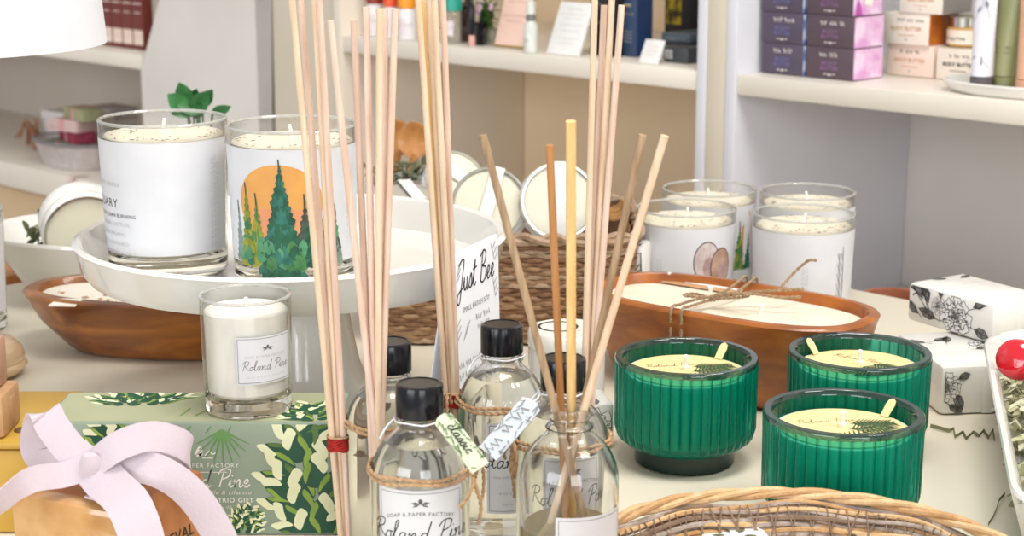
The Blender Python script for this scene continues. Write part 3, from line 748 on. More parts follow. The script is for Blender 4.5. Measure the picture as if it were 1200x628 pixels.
def pine(m, mp, x, z0, z1, w, mk, mk2, k, seed):
    r = random.Random(seed); n = max(6, int((z1-z0)/.0036)); h = z1-z0
    m.strip([(x, z1-.004), (x-.0006, z1+.0035)], .0009, TRE[4], mp, k)
    for i in range(n):
        f = i/n; zc = z1-h*f; hw = w*(.08+.92*f**.85)/2; dz = h/n*1.9
        for sd in (-1, 1):
            hh = hw*r.uniform(.75, 1.1); nn = max(1, int(hh/.005)+1)
            for q in range(nn):
                xa, xb = x+sd*hh*q/nn-sd*.0007, x+sd*hh*(q+1)/nn
                m.poly([(xa, zc), (xb, zc-dz*(.45+.1*q)), (xb-sd*.0008, zc-dz*(.85+.15*q)), (xa, zc-dz)], TRE[mk2 if r.random() < .35 else mk], mp, k+.2*(i % 3)*.5)
def art_trees(m, mp, R_):
    sun = lambda x, y, k=1: mp(x, y, k)
    m.disc(-.0045, .0555, .0285, .0240, SUNC, mp, 1, 40)
    m.patch(-.022, .014, .034, .052, mat('sun_salmon', '#d88c66', '#dc9a62', rough=.6, scale=45), mp, 1.3, nx=16)
    pine(m, mp, -.0360, .020, .052, .012, 3, 3, 2, 1)
    pine(m, mp, .0250, .018, .055, .014, 4, 6, 2, 4)
    pine(m, mp, .0330, .018, .050, .014, 3, 6, 2.4, 5)
    pine(m, mp, .0120, .018, .058, .018, 4, 0, 2.6, 6)
    pine(m, mp, -.0275, .018, .064, .016, 1, 2, 3, 2)
    pine(m, mp, -.0195, .018, .058, .016, 1, 2, 3.4, 3)
    pine(m, mp, -.0030, .012, .0795, .034, 0, 5, 4.4, 7)
    r = random.Random(3)
    for i in range(60):
        x = r.uniform(-.034, .036); w = r.uniform(.004, .008); z = .0125+.006*abs(x/.036)+r.uniform(0, .012); mk = 1 if -.03 < x < -.018 and r.random() < .6 else r.choice([0, 5, 2, 6] if x < .02 else [4, 6, 3])
        m.poly([(x-w*.6, z), (x, z-.002), (x+w*.6, z), (x+w*.3, z+.006), (x, z+.008), (x-w*.35, z+.0055)], TRE[mk], mp, 5+.3*(i % 5))
    side_text(m, mp, R_, 1.12, .030, .072, n=3)
def art_blank(m, mp, R_): side_text(m, mp, R_, -.15, .02, .07, n=2)
def art_geode(m, mp, R_):
    side_text(m, mp, R_, -.55, .02, .06, n=2)
    GE = mat('geode_grey', '#b8a9a8', '#d2c6c4', rough=.6, scale=120); GE2 = mat('geode_mauve', '#9c8080', '#b89c98', rough=.6, scale=120)
    GE3 = mat('geode_brown', '#a3806c', '#bb9a86', rough=.6, scale=120)
    for cx, cz, rr, th, mm, m2 in ((.0185, .0590, .0135, .0, GE, GE2), (.0325, .0540, .0125, 1.6, GE3, GE2)):
        m.disc(cx, cz, rr*.88, rr*1.25, INK, mp, 1+th, 24); m.disc(cx, cz, rr*.82, rr*1.18, mm, mp, 1.4+th, 24)
        m.disc(cx+rr*.15, cz-rr*.35, rr*.42, rr*.62, m2, mp, 1.8+th, 24)
        for q in range(5): m.strip([(cx-rr*.6+rr*.25*q, cz+rr*.2), (cx-rr*.4+rr*.2*q, cz+rr*(.8+.15*(q % 2)))], .0004, m2, mp, 1.9+th)
def art_slim_trees(m, mp, R_):
    side_text(m, mp, R_, .05, .02, .06, n=2)
    for x, h in ((.0335, .07), (.0375, .075)):
        m.strip([(x, .016), (x+.0005, h*.6), (x-.001, h)], .0008, GREYINK, mp, 2)
        for k in range(5): m.strip([(x, .03+.008*k), (x-.003, .038+.008*k)], .0006, GREYINK, mp, 2)
def art_autumn(m, mp, R_):
    AU = mat('autumn_orange', '#d98b2c', '#c2731d', rough=.6, scale=70)
    m.poly([(.020, .040), (.034, .042), (.046, .050), (.047, .066), (.042, .082), (.034, .070), (.024, .056)], AU, mp, 1)
    pine(m, mp, .030, .034, .070, .017, 2, 1, 2, 9); pine(m, mp, .042, .034, .058, .013, 5, 0, 3, 10)
# ---- cake stand with its two candles
Z_PL = .110
b1 = D(198, 306, 1.087); b2 = D(346.5, 311, 1.060)
cs = Vector((-.1440, 1.098, 0))
t = thing('cake_stand', 'white ceramic cake stand with raised lip on a flared foot', 'cake stand', cs, 0)
Rp = .1415
MB().lathe([(0, Z_PL-.0065), (.040, Z_PL-.0068), (Rp*.84, Z_PL-.0045), (Rp*.93, Z_PL-.0015), (Rp*.965, Z_PL+.005), (Rp*.985, Z_PL+.0185), (Rp-.0005, Z_PL+.0215), (Rp-.0035, Z_PL+.0235), (Rp-.0066, Z_PL+.0220), (Rp-.0085, Z_PL+.018), (Rp*.90, Z_PL+.002), (Rp*.86, Z_PL), (0, Z_PL-.0003)], CERAMIC, 96).build('plate', t)
MB().lathe([(.068, 0), (.070, .003), (.066, .008), (.050, .024), (.042, .045), (.037, .070), (.035, .090), (.037, .1015), (0, .1015)], CERAMIC, 64).build('pedestal', t)
tumbler('glass_candle', 'tall white candle with printed text on its label, left one on the cake stand', (b1.x, 1.087, Z_PL+.0001), 0, art=art_text, wrap=(-2.9, 1.42), seed=3, group='tumbler candles')
tumbler('glass_candle', 'tall white candle with orange sun and pine trees on its label', (b2.x, 1.060, Z_PL+.0001), 0, art=art_trees, wrap=(-1.62, 1.5), seed=2, group='tumbler candles')
# ---- four candles behind the right wooden bowl
for nm, u, Y, X, art, sd, wr in (('candle with a geode print standing in front of the autumn tree candle', 806, 1.372, .1425, art_geode, 5, (-1.5, 1.5)),
                          ('candle with an orange and green tree print, behind the geode candle', 832, 1.462, .1715, art_autumn, 6, (-1.5, 1.5)),
                          ('candle with thin bare trees at its right edge behind the wooden bowl', 942, 1.349, .2350, art_slim_trees, 7, (-1.5, 1.5)),
                          ('candle standing hidden behind the bare tree candle at the back of the table', 939, 1.447, .2545, art_blank, 8, (-1.5, 1.5))):
    tumbler('glass_candle', 'glass '+nm, (X, Y, .0002), math.atan2(X, Y)*-1, art=art, seed=sd, wrap=wr, group='tumbler candles', wz=.0870, label_z=(.014, .0862), h=.0965)
# ---- candle on the gift box
ZB = .066
def emblem(m, mp, x, y, s, ink, k=1):
    m.disc(x, y+.25*s, .16*s, .2*s, ink, mp, k, 14)
    for sd in (-1, 1):
        m.poly([(x, y), (x+sd*.35*s, y+.22*s), (x+sd*.7*s, y+.12*s), (x+sd*.4*s, y-.02*s)], ink, mp, k)
        m.poly([(x+sd*.1*s, y-.02*s), (x+sd*.45*s, y-.06*s), (x+sd*.6*s, y-.2*s), (x+sd*.25*s, y-.14*s)], ink, mp, k)
t = thing('votive_candle', 'small white glass candle standing on the green gift box', 'candle', (-.1490, .9255, ZB+.0003), 0)
r0, h0 = .0256, .066
rad = lambda z: r0*(.955+.045*z/h0)
m = MB(); m.lathe([(rad(.009)-.002, .0095), (rad(.056)-.0018, .056), (rad(h0)-.0018, h0-.001), (rad(h0)-.0009, h0), (rad(h0), h0-.001), (rad(.009), .0095)], GLASS, 48)
m.f = [f for f in m.f if len(f) < 10]; m.m = m.m[:len(m.f)]; m.build('glass', t)
MB().lathe([(rad(h0)-.0009+.0012*math.cos(k*PI/4), h0-.0004+.001*math.sin(k*PI/4)) for k in range(8)], RIMG, 48, loop=True).build('rim', t)
MB().lathe([(0, .0008), (rad(0)*.85, .0006), (rad(0)*.95, 0), (rad(0), .002), (rad(.009)-.0001, .009), (rad(.009)-.0023, .0098), (rad(0)*.8, .0085), (0, .0078)], GBASE, 48).build('glass_base', t)
m = MB(); m.lathe([(0, .0105), (rad(.01)-.004, .0105), (rad(.01)-.0023, .0125), (rad(.0575)-.0021, .0572), (rad(.0575)-.003, .058), (0, .058)], mat('pale_wax', '#f1efe8', '#ebe9e1', rough=.4, scale=40, sss=.1), 48)
m.build('wax', t); wick(t, .058, .006)
m = MB()
mp = lambda x, y, k=1: Vector(((rad(y)+.0003+.00012*k)*math.sin(.56+x/r0), -(rad(y)+.0003+.00012*k)*math.cos(.56+x/r0), y))
m.patch(-.0165, .0185, .0205, .0475, LABELP, mp, 0, nx=20, ny=2)
for p in ([(-.0155, .0215), (.0175, .0215)], [(-.0155, .0465), (.0175, .0465)], [(-.0155, .0215), (-.0155, .0465)], [(.0175, .0215), (.0175, .0465)]):
    q = [(p[0][0]+(p[1][0]-p[0][0])*i/12, p[0][1]+(p[1][1]-p[0][1])*i/12) for i in range(13)]; m.strip(q, .00035, GREYINK, mp, 1)
emblem(m, mp, .0015, .0405, .0045, mat('soft_ink', '#57544f'))
m.text('SOAP & PAPER FACTORY', .0021, .001, .0355, PALEINK, mp, 'c', spacing=1.1)
m.script('Roland Pine', .0054, .001, .0285, mat('soft_ink', '#57544f'), mp, 'c', w=.05)
m.scrib(.024, .0012, .001, .0242, PALEINK, mp)
m.build('label', t, smooth=60)
# ---- green gift box
XL, XR, YF, YB = -.259, -.0950, .8985, .9560
GB_T = mat('sage_card', '#b1b594', '#a8ac8a', rough=.5, scale=12)
GB_F = mat('teal_sage_card', '#93a799', '#8f9d8a', rough=.5, scale=8)
t = thing('gift_box', 'sage green gift set box printed with pine cones under the small candle', 'box', (0, 0, 0))
m = MB(); m.bbox(XL, XR, YF, YB, 0.0002, ZB-.0001, GB_F, .0012); m.build('box_body', t)
CONE_D = mat('cone_dark', '#0f4a34', '#17553c', rough=.5, scale=90); CONE_L = mat('cone_lime', '#8fae4a', '#7c9c3e', rough=.5, scale=90); CONE_C = mat('cone_cream', '#eef0cd', '#e6eac0', rough=.5, scale=90)
GOLI = mat('cone_olive', '#5e7d3a', '#4f6e34', rough=.5, scale=90)
def cone_art(m, mp, cx, cy, W, H, rows, cols, clip, ang=0.0, seed=1):
    """a drawn pine cone: rows of overlapping scales, each a dark blade with a lime edge and a small cream tip"""
    r = random.Random(seed); ca, sa = math.cos(ang), math.sin(ang)
    def pt(x, y): return (cx+x*ca-y*sa, cy+x*sa+y*ca)
    def cl(p): return (min(clip[1], max(clip[0], p[0])), min(clip[3], max(clip[2], p[1])))
    def inside(p, e=0): return clip[0]+e < p[0] < clip[1]-e and clip[2]+e < p[1] < clip[3]-e
    def smooth(P): return [(v.x, v.y) for v in catmull([Vector(p) for p in P], 3, True)]
    kk = 1.0
    for i in range(rows):
        f = (i+.5)/rows; y = H*(-.46+.90*f); half = W*.5*(math.sin(PI*min(.97, max(.06, .10+.86*f)))**.62)*.86
        n = max(2, round(cols*half/(W*.5)))
        for j in range(n+1):
            tt = -1+2*(j+(.5 if i % 2 else 0))/(n+.5); x = half*math.sin(tt*PI/2*.92)
            an = PI/2-tt*1.25                                  # blades fan upwards and outwards
            fs = 1-.45*abs(tt); L = H/rows*1.55; w = W/cols*.80*fs
            dx, dy = math.cos(an), math.sin(an)
            def q(u, v): return pt(x+dx*L*u-dy*w*v, y+dy*L*u+dx*w*v)
            if not inside(q(0, 0), .001): continue
            fit = lambda P: [cl(p) for p in smooth(P)]
            m.poly(fit([q(-.55, -.35), q(-.1, -.60), q(.45, -.45), q(.72, 0), q(.45, .45), q(-.1, .60), q(-.55, .35)]), CONE_D, mp, kk)
            sg = 1 if (tt > 0) == (r.random() < .75) else -1
            m.poly(fit([q(-.45, .42*sg), q(.0, .58*sg), q(.50, .38*sg), q(.30, .18*sg), q(-.05, .30*sg)]), CONE_L if r.random() < .75 else GOLI, mp, kk+.02)
            m.poly(fit([q(.05, -.42*sg), q(.42, -.62*sg), q(.95, -.05*sg), q(.66, .26*sg), q(.40, -.02*sg)]), CONE_C, mp, kk+.04)
            kk += .006
m = MB(); mpF = plane_map((0, YF, 0), (1, 0, 0), (0, 0, 1), .0002)
clip = (XL+.001, XR-.001, .0012, ZB-.001)
cone_art(m, mpF, XR-.0180, .0325, .0455, .070, 8, 3.0, clip, .1, 2)
cone_art(m, mpF, -.1478, .0092, .0190, .0190, 8, 4.5, clip, -.5, 3)
cone_art(m, mpF, -.2135, ZB-.0145, .064, .034, 6, 6, clip, .15, 4)
PINEN = mat('pine_needles', '#5d8f50', '#6b9c5c', rough=.5, scale=40)
for k in range(9):
    an = -PI/2+(k-4)*.27; L = .020*(1-.04*abs(k-4))
    m.strip([(-.160, .0615), (-.160+L*math.cos(an), .0615+L*math.sin(an))], lambda s: .0013*(1-s)+.0004, PINEN, mpF, 1.2+.1*k)
for k in range(4): m.strip([(-.188+.011*k, .064), (-.193+.012*k, .060)], .0008, PINEN, mpF, 1.2+.1*k)
m.script('s', .010, -.1735, .0470, WHT, mpF, 'c', w=.16)
m.strip([(-.1700, .0470), (-.1672, .0500), (-.1660, .0475), (-.1640, .0485)], .0008, WHT, mpF); m.strip([(-.1715, .0455), (-.1655, .0455)], .0006, WHT, mpF)
m.text('SOAP & PAPER FACTORY', .0034, -.1515, .0400, WHT, mpF, 'r', spacing=1.25)
m.strip([(-.185, .0372), (-.158, .0372)], .0004, WHT, mpF)
m.script('Roland Pine', .0105, -.1720, .0285, WHT, mpF, 'c', w=.075, sx=.92)
m.text('pine needle & cilantro', .0034, -.1450, .0242, WHT, mpF, 'r', spacing=1.2, shear=.3)
m.text('HOME FRAGRANCE TRIO GIFT SET', .0036, -.1358, .0196, WHT, mpF, 'r', spacing=1.22, bold=.02)
m.scrib(.020, .0018, -.166, .0158, WHT, mpF)
m.build('front_print', t, smooth=0)
m = MB(); m.patch(XL+.0016, XR-.0016, YF+.0016, YB-.0016, GB_T, plane_map((0, 0, ZB-.0001), (1, 0, 0), (0, 1, 0), .0002), nx=2)
mpT = plane_map((0, 0, ZB-.0001), (1, 0, 0), (0, 1, 0), .00035); clT = (XL+.002, XR-.002, YF+.002, YB-.002)
cone_art(m, mpT, -.214, YB-.012, .060, .026, 4, 7, clT, .1, 5); cone_art(m, mpT, -.114, YF+.020, .036, .034, 5, 4, clT, .2, 6)
for k in range(5): m.strip([(-.185+.008*k, YF+.012), (-.182+.012*k, YF+.026)], .0012, CONE_L, mpT, 1.2)
m.build('top_print', t, smooth=0)
# ---- green ribbed candles
GRGL = thin_glass('emerald_glass', (.30, .80, .70, 1), (.005, .13, .11, 1), ior=1.28, body=.34, bodycol=hx('#00a586'), lo=.10, hi=.64)
GRIN = thin_glass('emerald_inner', (.42, .84, .76, 1), (.04, .30, .26, 1), ior=1.15, body=.12, bodycol=hx('#14806f'), lo=.15, hi=.9)
GRRIM = thin_glass('emerald_rim', (.40, .52, .48, 1), (.10, .20, .18, 1), ior=1.6, body=.45, bodycol=hx('#27423e'))
GRFT = thin_glass('emerald_foot', (.12, .36, .32, 1), (.02, .12, .10, 1), ior=1.5, body=.4, bodycol=hx('#04352d'))
COVERC = mat('cream_cover', '#f3dfa6', '#efd89a', rough=.5, scale=40)
PRN = mat('fern_print', '#2f4a2a', '#47643c', rough=.6, scale=200)
SCRI = mat('brown_script', '#8b6c43', rough=.6)
def green_candle(label, loc, rz, tab_ang, Rr=.045, h=.069):
    t = thing('ribbed_candle', label, 'candle', loc, rz, 'green ribbed candles')
    N = 42; SEG = N*10
    def rib(tt, i): 
        if i in RIB: return 1+.042*(abs(math.cos(tt*N/2))**.7-.7)
        return 1
    prof = [(.0, .0006), (Rr*.66, .0006), (Rr*.70, .0015), (Rr*.705, .009), (Rr*.72, .0115), (Rr*.83, .0135), (Rr*.94, .0180), (Rr*.975, .0240), (Rr*.975, .035), (Rr*.98, h-.012), (Rr*.985, h-.0035), (Rr*.992, h-.002), (Rr*.990, h-.0006)]
    RIB = set(range(6, 11))
    m = MB(); m.lathe(prof[4:11], GRGL, SEG, rmod=lambda tt, i: rib(tt, i+4)); m.f = [f for f in m.f if len(f) < 10]; m.m = m.m[:len(m.f)]
    m.build('ribbed_glass', t, smooth=70)
    m = MB(); m.lathe(prof[0:5], GRFT, 72); m.f = [f for f in m.f if len(f) < 10]; m.m = m.m[:len(m.f)]; m.build('foot', t)
    m = MB(); ri = Rr*.868
    m.lathe([(Rr*.985, h-.0036), (Rr*.992, h-.002), (Rr*.990, h-.0008), (Rr*.975, h), (Rr*.90, h), (Rr*.88, h-.0008), (ri, h-.003)], GRRIM, 96); m.f = [f for f in m.f if len(f) < 10]; m.m = m.m[:len(m.f)]
    m.build('rim', t)
    m = MB(); m.lathe([(ri, h-.003), (ri-.0002, h-.012), (ri-.0008, .02), (ri*.9, .0155), (0, .015)], GRIN, SEG//2, rmod=lambda tt, i: 1+(.022*(abs(math.cos(tt*N/2))-.6) if i < 3 else 0)); m.f = [f for f in m.f if len(f) < 10 ]; m.m = m.m[:len(m.f)]
    m.build('inner_wall', t, smooth=70)
    zw = h-.0105; m = MB(); m.lathe([(0, .0165), (ri*.86, .0165), (ri*.955, .022), (ri*.978, zw-.001), (ri*.965, zw), (0, zw)], mat('sage_wax', '#dfe6cf', '#d6dec4', rough=.5, scale=40), 64); m.build('wax', t)
    c = MB(); rc = ri*.90; zc = zw+.0003
    c.lathe([(0, zc), (rc, zc), (rc, zc+.0005), (0, zc+.0005)], COVERC, 64)
    mp = plane_map((0, 0, zc+.0005), (1, 0, 0), (0, 1, 0), .00015)
    c.script('Roland Pine', .0062, -.006, .010, SCRI, mp, 'c', w=.06)
    c.scrib(.03, .0013, .0, .019, SCRI, mp); c.scrib(.018, .0012, -.008, .004, SCRI, mp)
    rr = random.Random(4)
    for k, (bx, by, an, L) in enumerate(((-.010, -.020, .42, .040), (.002, -.004, .10, .030), (.006, -.026, .75, .030), (.006, .006, -.15, .026))):
        pt_ = lambda f: (bx+L*f*math.cos(an), by+L*f*math.sin(an)+.003*f*f)
        inside = lambda p: p[0]**2+p[1]**2 < (rc*.97)**2
        c.strip([p for p in (pt_(q/12) for q in range(13)) if inside(p)] or [(0, 0), (.0001, 0)], .0007, PRN, mp, 1+.1*k)
        for s in range(1, 12):
            f = s/12; x, y = pt_(f)
            for sd in (-1, 1):
                a2 = an+sd*.95; l2 = .0100*(1-.5*f); e2 = (x+l2*math.cos(a2), y+l2*math.sin(a2))
                if inside(e2) and inside((x, y)): c.strip([(x, y), e2], lambda q: .0011*(1-q)+.0004, PRN, mp, 1.5+.1*k+.02*s)
    cv = c.build('dust_cover', t)
    tb = MB(); ca, sa = math.cos(tab_ang), math.sin(tab_ang)
    ax = Vector((ca, sa, 0)); up = Vector((0, 0, 1)); dr = (ax*.62+up*.78).normalized(); sd_ = Vector((-sa, ca, 0)); nn = dr.cross(sd_)
    b0 = ax*(rc*.93)+Vector((0, 0, zc+.0008)); ring0, ring1 = [], []
    outl = [(-.0036, 0), (-.0038, .006), (-.0042, .011), (-.0030, .0150), (0, .0166), (.0030, .0150), (.0042, .011), (.0038, .006), (.0036, 0)]
    for x, y in outl: ring0.append(b0+sd_*x*.75+dr*y*.72); ring1.append(b0+sd_*x*.75+dr*y*.72+nn*.0006)
    tb.loft([ring0, ring1], COVERC); tb.build('pull_tab', cv, smooth=0)
    m = MB(); m.lathe([(.0022, 0), (.0024, .002), (.0016, .0025), (.0013, .007), (.0018, .0085), (.001, .0095), (0, .0097)], COTTON, 14, c=(0, .001, zc+.0006)); m.build('wick', t)
    return t
gA = G(804.5, 416, .069); gB = G(1007.5, 410, .069); gC = G(988.7, 481.3, .069)
green_candle('green ribbed glass candle standing apart on the left, before the wooden bowl', (gA.x, gA.y, .0), .2, .60)
green_candle('green ribbed glass candle at the back, partly hidden by the front one', (gB.x, gB.y, .0), -.6, 2.95)
green_candle('green ribbed glass candle in front, right behind the woven tray', (gC.x, gC.y, .0), .15, .45)
# ---- wooden dough bowls
WOODB = wood('bowl_wood', '#5c2c09', '#a4631e', scale=11, stretch=(1, 3, 5), rough=.32, coat=.4)
WOODR = wood('bowl_wood_dark', '#7e3f10', '#b0661e', scale=12, stretch=(1.5, 4, 4), rough=.35, coat=.3)
def sup(a, b, z, p=2.5, n=72):
    out = []
    for i in range(n):
        t = 2*PI*i/n; c, s = math.cos(t), math.sin(t)
        out.append(Vector((a*math.copysign(abs(c)**(2/p), c), b*math.copysign(abs(s)**(2/p), s), z)))
    return out
def dough_bowl(label, c, rz, a, b, h, base, waxz, woodm, waxm, p=2.4, rim=.009, rimm=None):
    t = thing('dough_bowl', label, 'candle bowl', (c[0], c[1], 0), rz)
    rg = [sup(a*base*.8, b*base*.72, 0, p), sup(a*base*.93, b*base*.9, .0012, p), sup(a*base, b*base, .005, p), sup(a*(base+.62*(1-base)), b*(base+.66*(1-base)), h*.52, p), sup(a*.985, b*.985, h*.9, p), sup(a, b, h*.965, p), sup(a-.0012, b-.0012, h*.99, p), sup(a-.003, b-.003, h, p), sup(a-rim+.001, b-rim+.001, h, p), sup(a-rim, b-rim, h-.0012, p), sup(a-rim-.006, b-rim-.005, h*.5, p), sup((a-rim)*.7, (b-rim)*.7, .012, p)]
    m = MB(); m.loft(rg, woodm); m.build('bowl', t)
    m = MB(); wa, wb = a-rim-.0012, b-rim-.0012
    m.loft([sup(wa*.93, wb*.9, waxz-.012, p), sup(wa, wb, waxz-.002, p), sup(wa-.0008, wb-.0008, waxz, p), sup(wa*.6, wb*.6, waxz+.0004, p)], waxm); m.build('wax', t)
    return t
br = (.1560, 1.1870)
bowlR = dough_bowl('long orange brown wooden dough bowl candle tied with jute twine, right', br, math.radians(-36.5), .1085, .056, .066, .80, .0585, WOODR, WAX, 2.9, .008)
def local_xy(o, u, v, z):
    p = G(u, v, z)-Vector((o.location.x, o.location.y, 0)); a = -o.rotation_euler.z
    return (p.x*math.cos(a)-p.y*math.sin(a), p.x*math.sin(a)+p.y*math.cos(a))
for u, v in ((784, 331), (832, 347), (891, 369)):
    x, y = local_xy(bowlR, u, v, .0585); wick(bowlR, .0585, .0075, .1, (x, y), .0016)
m = MB()
for dx in (-.006, .0025):
    ring = []
    for (yy, zz) in ((-.0578, .0575), (-.0582, .0655), (-.0545, .0690), (-.048, .0680), (-.020, .0655), (.0, .0645), (.02, .0655), (.048, .0680), (.0545, .0690), (.0582, .0655), (.0580, .05), (.0545, .0095), (.0505, .003), (.046, -.0001+.0012), (0, .0012), (-.046, .0012), (-.0505, .003), (-.0545, .0095), (-.0572, .040)):
        ring.append(Vector((-.010+dx+.002*math.sin(yy*80), yy, zz)))
    m.rope(catmull(ring, 4, True), .0012, TWINEG)
x0 = -.008
for pth in ([(x0, -.012, .0665), (.015, -.004, .072), (.038, .004, .071), (.050, .012, .0715)], [(x0, -.012, .0665), (.012, .006, .0705), (.03, .016, .0725), (.046, .024, .0745)], [(x0, -.012, .0665), (-.014, -.024, .0715), (-.02, -.032, .0712), (-.012, -.028, .0705), (x0, -.012, .0675)], [(x0, -.012, .0665), (.01, -.018, .074), (.024, -.016, .0745), (.012, -.010, .070), (x0, -.012, .0665)], [(.030, .016, .0725), (.034, .028, .082), (.042, .036, .092), (.050, .034, .094)]):
    m.rope(catmull(pth, 6), .0012, TWINEG)
m.build('twine', bowlR)
# kraft tag lying on that wax
x, y = local_xy(bowlR, 818, 336, .0595)
px = bowlR.matrix_basis @ Vector((x, y, .0594))
t = thing('gift_tag', 'folded kraft tag with a white edge lying on the wax of the right wooden bowl', 'tag', px, math.radians(-36.5))
M = Matrix.Rotation(.22, 4, 'Y')
MB().bbox(-.030, .030, -.005, .003, .0003, .0010, KRAFT, .0002).build('tag_sheet', t)
MB().bbox(-.030, .034, .0032, .0085, .0003, .0014, PAPERW, .0002).build('white_edge', t)
bl = (-.2700, 1.288)
bowlL = dough_bowl('dark wooden dough bowl candle with petals under the cake stand', bl, math.radians(-9), .112, .057, .0485, .70, .0435, WOODB, WAXW, 2.3, .012)
m = MB(); r = random.Random(5)
PET = [mat('orange_petal', '#d98a3a', '#c87a30', rough=.7, scale=120), mat('tan_petal', '#c79a66', '#b78a58', rough=.7, scale=120), HERB]
for i in range(26):
    x, y = r.uniform(-.088, .05), r.uniform(-.035, .035); an = r.uniform(0, 6.28); L = r.uniform(.002, .007)
    leaf(m, (x, y, .0442), (math.cos(an), math.sin(an), .06), L, L*.6, r.choice(PET), .1)
m.build('dried_petals', bowlL)
q = Vector(local_xy(bowlL, 74, 358, .0445)+(0,)); m = MB(); m.add([(-.010, -.004, .0), (.012, -.006, .001), (.015, .003, .004), (-.006, .006, .003), (-.010, -.004, .001), (.012, -.006, .002), (.015, .003, .005), (-.006, .006, .004)], [(0, 3, 2, 1), (4, 5, 6, 7), (0, 1, 5, 4), (1, 2, 6, 5), (2, 3, 7, 6), (3, 0, 4, 7)], WAXW)
m.build('wax_chip', bowlL, loc=(q.x, q.y, .0445))
# ---- white bowl with tins at the far left
wb_ = Vector((-.366, 1.462, 0))
t = thing('serving_bowl', 'white ceramic bowl holding a tin at the far left back', 'bowl', wb_, math.radians(-18))
rg = [sup(.050, .034, 0, 2.2), sup(.056, .039, .002, 2.2), sup(.085, .066, .040, 2.2), sup(.098, .078, .0585, 2.2), sup(.0975, .0775, .0610, 2.2), sup(.0945, .0745, .0612, 2.2), sup(.092, .072, .0585, 2.2), sup(.078, .059, .036, 2.2), sup(.050, .033, .008, 2.2)]
MB().loft(rg, CERAMIC).build('bowl_body', t)
TINW = mat('tin_enamel', '#f1efe9', '#e9e7e0', rough=.25, scale=10, coat=.4)
BOTT = mat('tin_bottom', '#e4e0cc', '#dcd8c2', rough=.3, scale=10)
def tin(label, loc, rot, r=.030, h=.035, group='round candle tins', strip_=True, body=TINW, face=BOTT, marks=True):
    t = thing('candle_tin', label, 'tin', loc, 0, group, rot)
    MB().lathe([(0, .0006), (r*.86, .0006), (r*.90, .0), (r*.98, .0012), (r, .003), (r, h*.62), (r*.985, h*.64)], body, 56).build('tin_body', t)
    if 1:
        MB().lathe([(r*1.005, h*.645), (r*1.012, h*.66), (r*1.012, h*.97), (r*.99, h), (r*.93, h), (r*.91, h-.0018), (0, h-.0018)], body if face is BOTT else face, 56).build('lid', t)
        MB().lathe([(r*.99, h+.0002), (r*.985, h+.0012), (r*.93, h+.0012), (r*.915, h-.0010), (r*.925, h-.0012), (r*.94, h+.0002)], METAL, 56, loop=True).build('rim', t)
        MB().lathe([(r*.905, h-.0016), (r*.905, h-.0011), (0, h-.0011)], face, 48).build('lid_face', t)
    if marks:
        m = MB(); mp = cyl_map(r*1.012, 0, .0003)
        for k in range(5): m.scrib(.016, .003, -.06+.03*k, h*.78, GREYINK, mp, seed=k+1); m.disc(-.046+.03*k, h*.8, .003, .0028, PALEINK, mp)
        m.build('printed_marks', t, smooth=60)
    if strip_:
        m = MB(); m.bbox(-.0055, .0055, -r*.9, r*.99, h+.0013, h+.0018, PAPERW, .0001); m.bbox(-.0055, .0055, r*.985, r*1.02, h*.4, h+.0018, PAPERW, .0001); m.build('seal_strip', t)
    return t
def facing(yaw, tilt):
    """local z (the lid) turned to face us: tilt from upright, then yaw"""
    return (PI/2-tilt, 0, yaw)
tl = D(92, 268, 1.455)
tin('white tin on its side with a cream lid in the far left ceramic bowl', (tl.x+.002, 1.452, tl.z+.010), (PI/2+.22, 0, .38), .0355, .036, strip_=False)
m = MB(); r = random.Random(8)
dg = thing('dried_sprig', 'dried grey green leaves beside the tin in the left white bowl', 'leaves', (D(42, 270, 1.45).x, 1.452, .040))
SAGE = mat('sage_leaf', '#6f7452', '#8a8c68', rough=.8, scale=120); SAGED = mat('dark_sage_leaf', '#474b34', '#5d6144', rough=.8, scale=120)
for i in range(34):
    an = r.uniform(0, 6.28); el = r.uniform(-.15, 1.3)
    leaf(m, (r.uniform(-.012, .012), r.uniform(-.01, .01), r.uniform(0, .02)), (math.cos(an)*math.cos(el), math.sin(an)*math.cos(el), math.sin(el)), r.uniform(.010, .018), r.uniform(.004, .007), r.choice([SAGE, SAGED]), .4)
m.tube([(0, 0, -.002), (.003, 0, .04)], .0008, SAGED, seg=5)
m.build('leaves', dg)
lp = D(-52, 330, 1.35)
tumbler('glass_candle', 'white candle cut off by the left edge, before the far left bowl', (lp.x, 1.35, .0003), .6, art=art_blank, seed=9, group='tumbler candles')
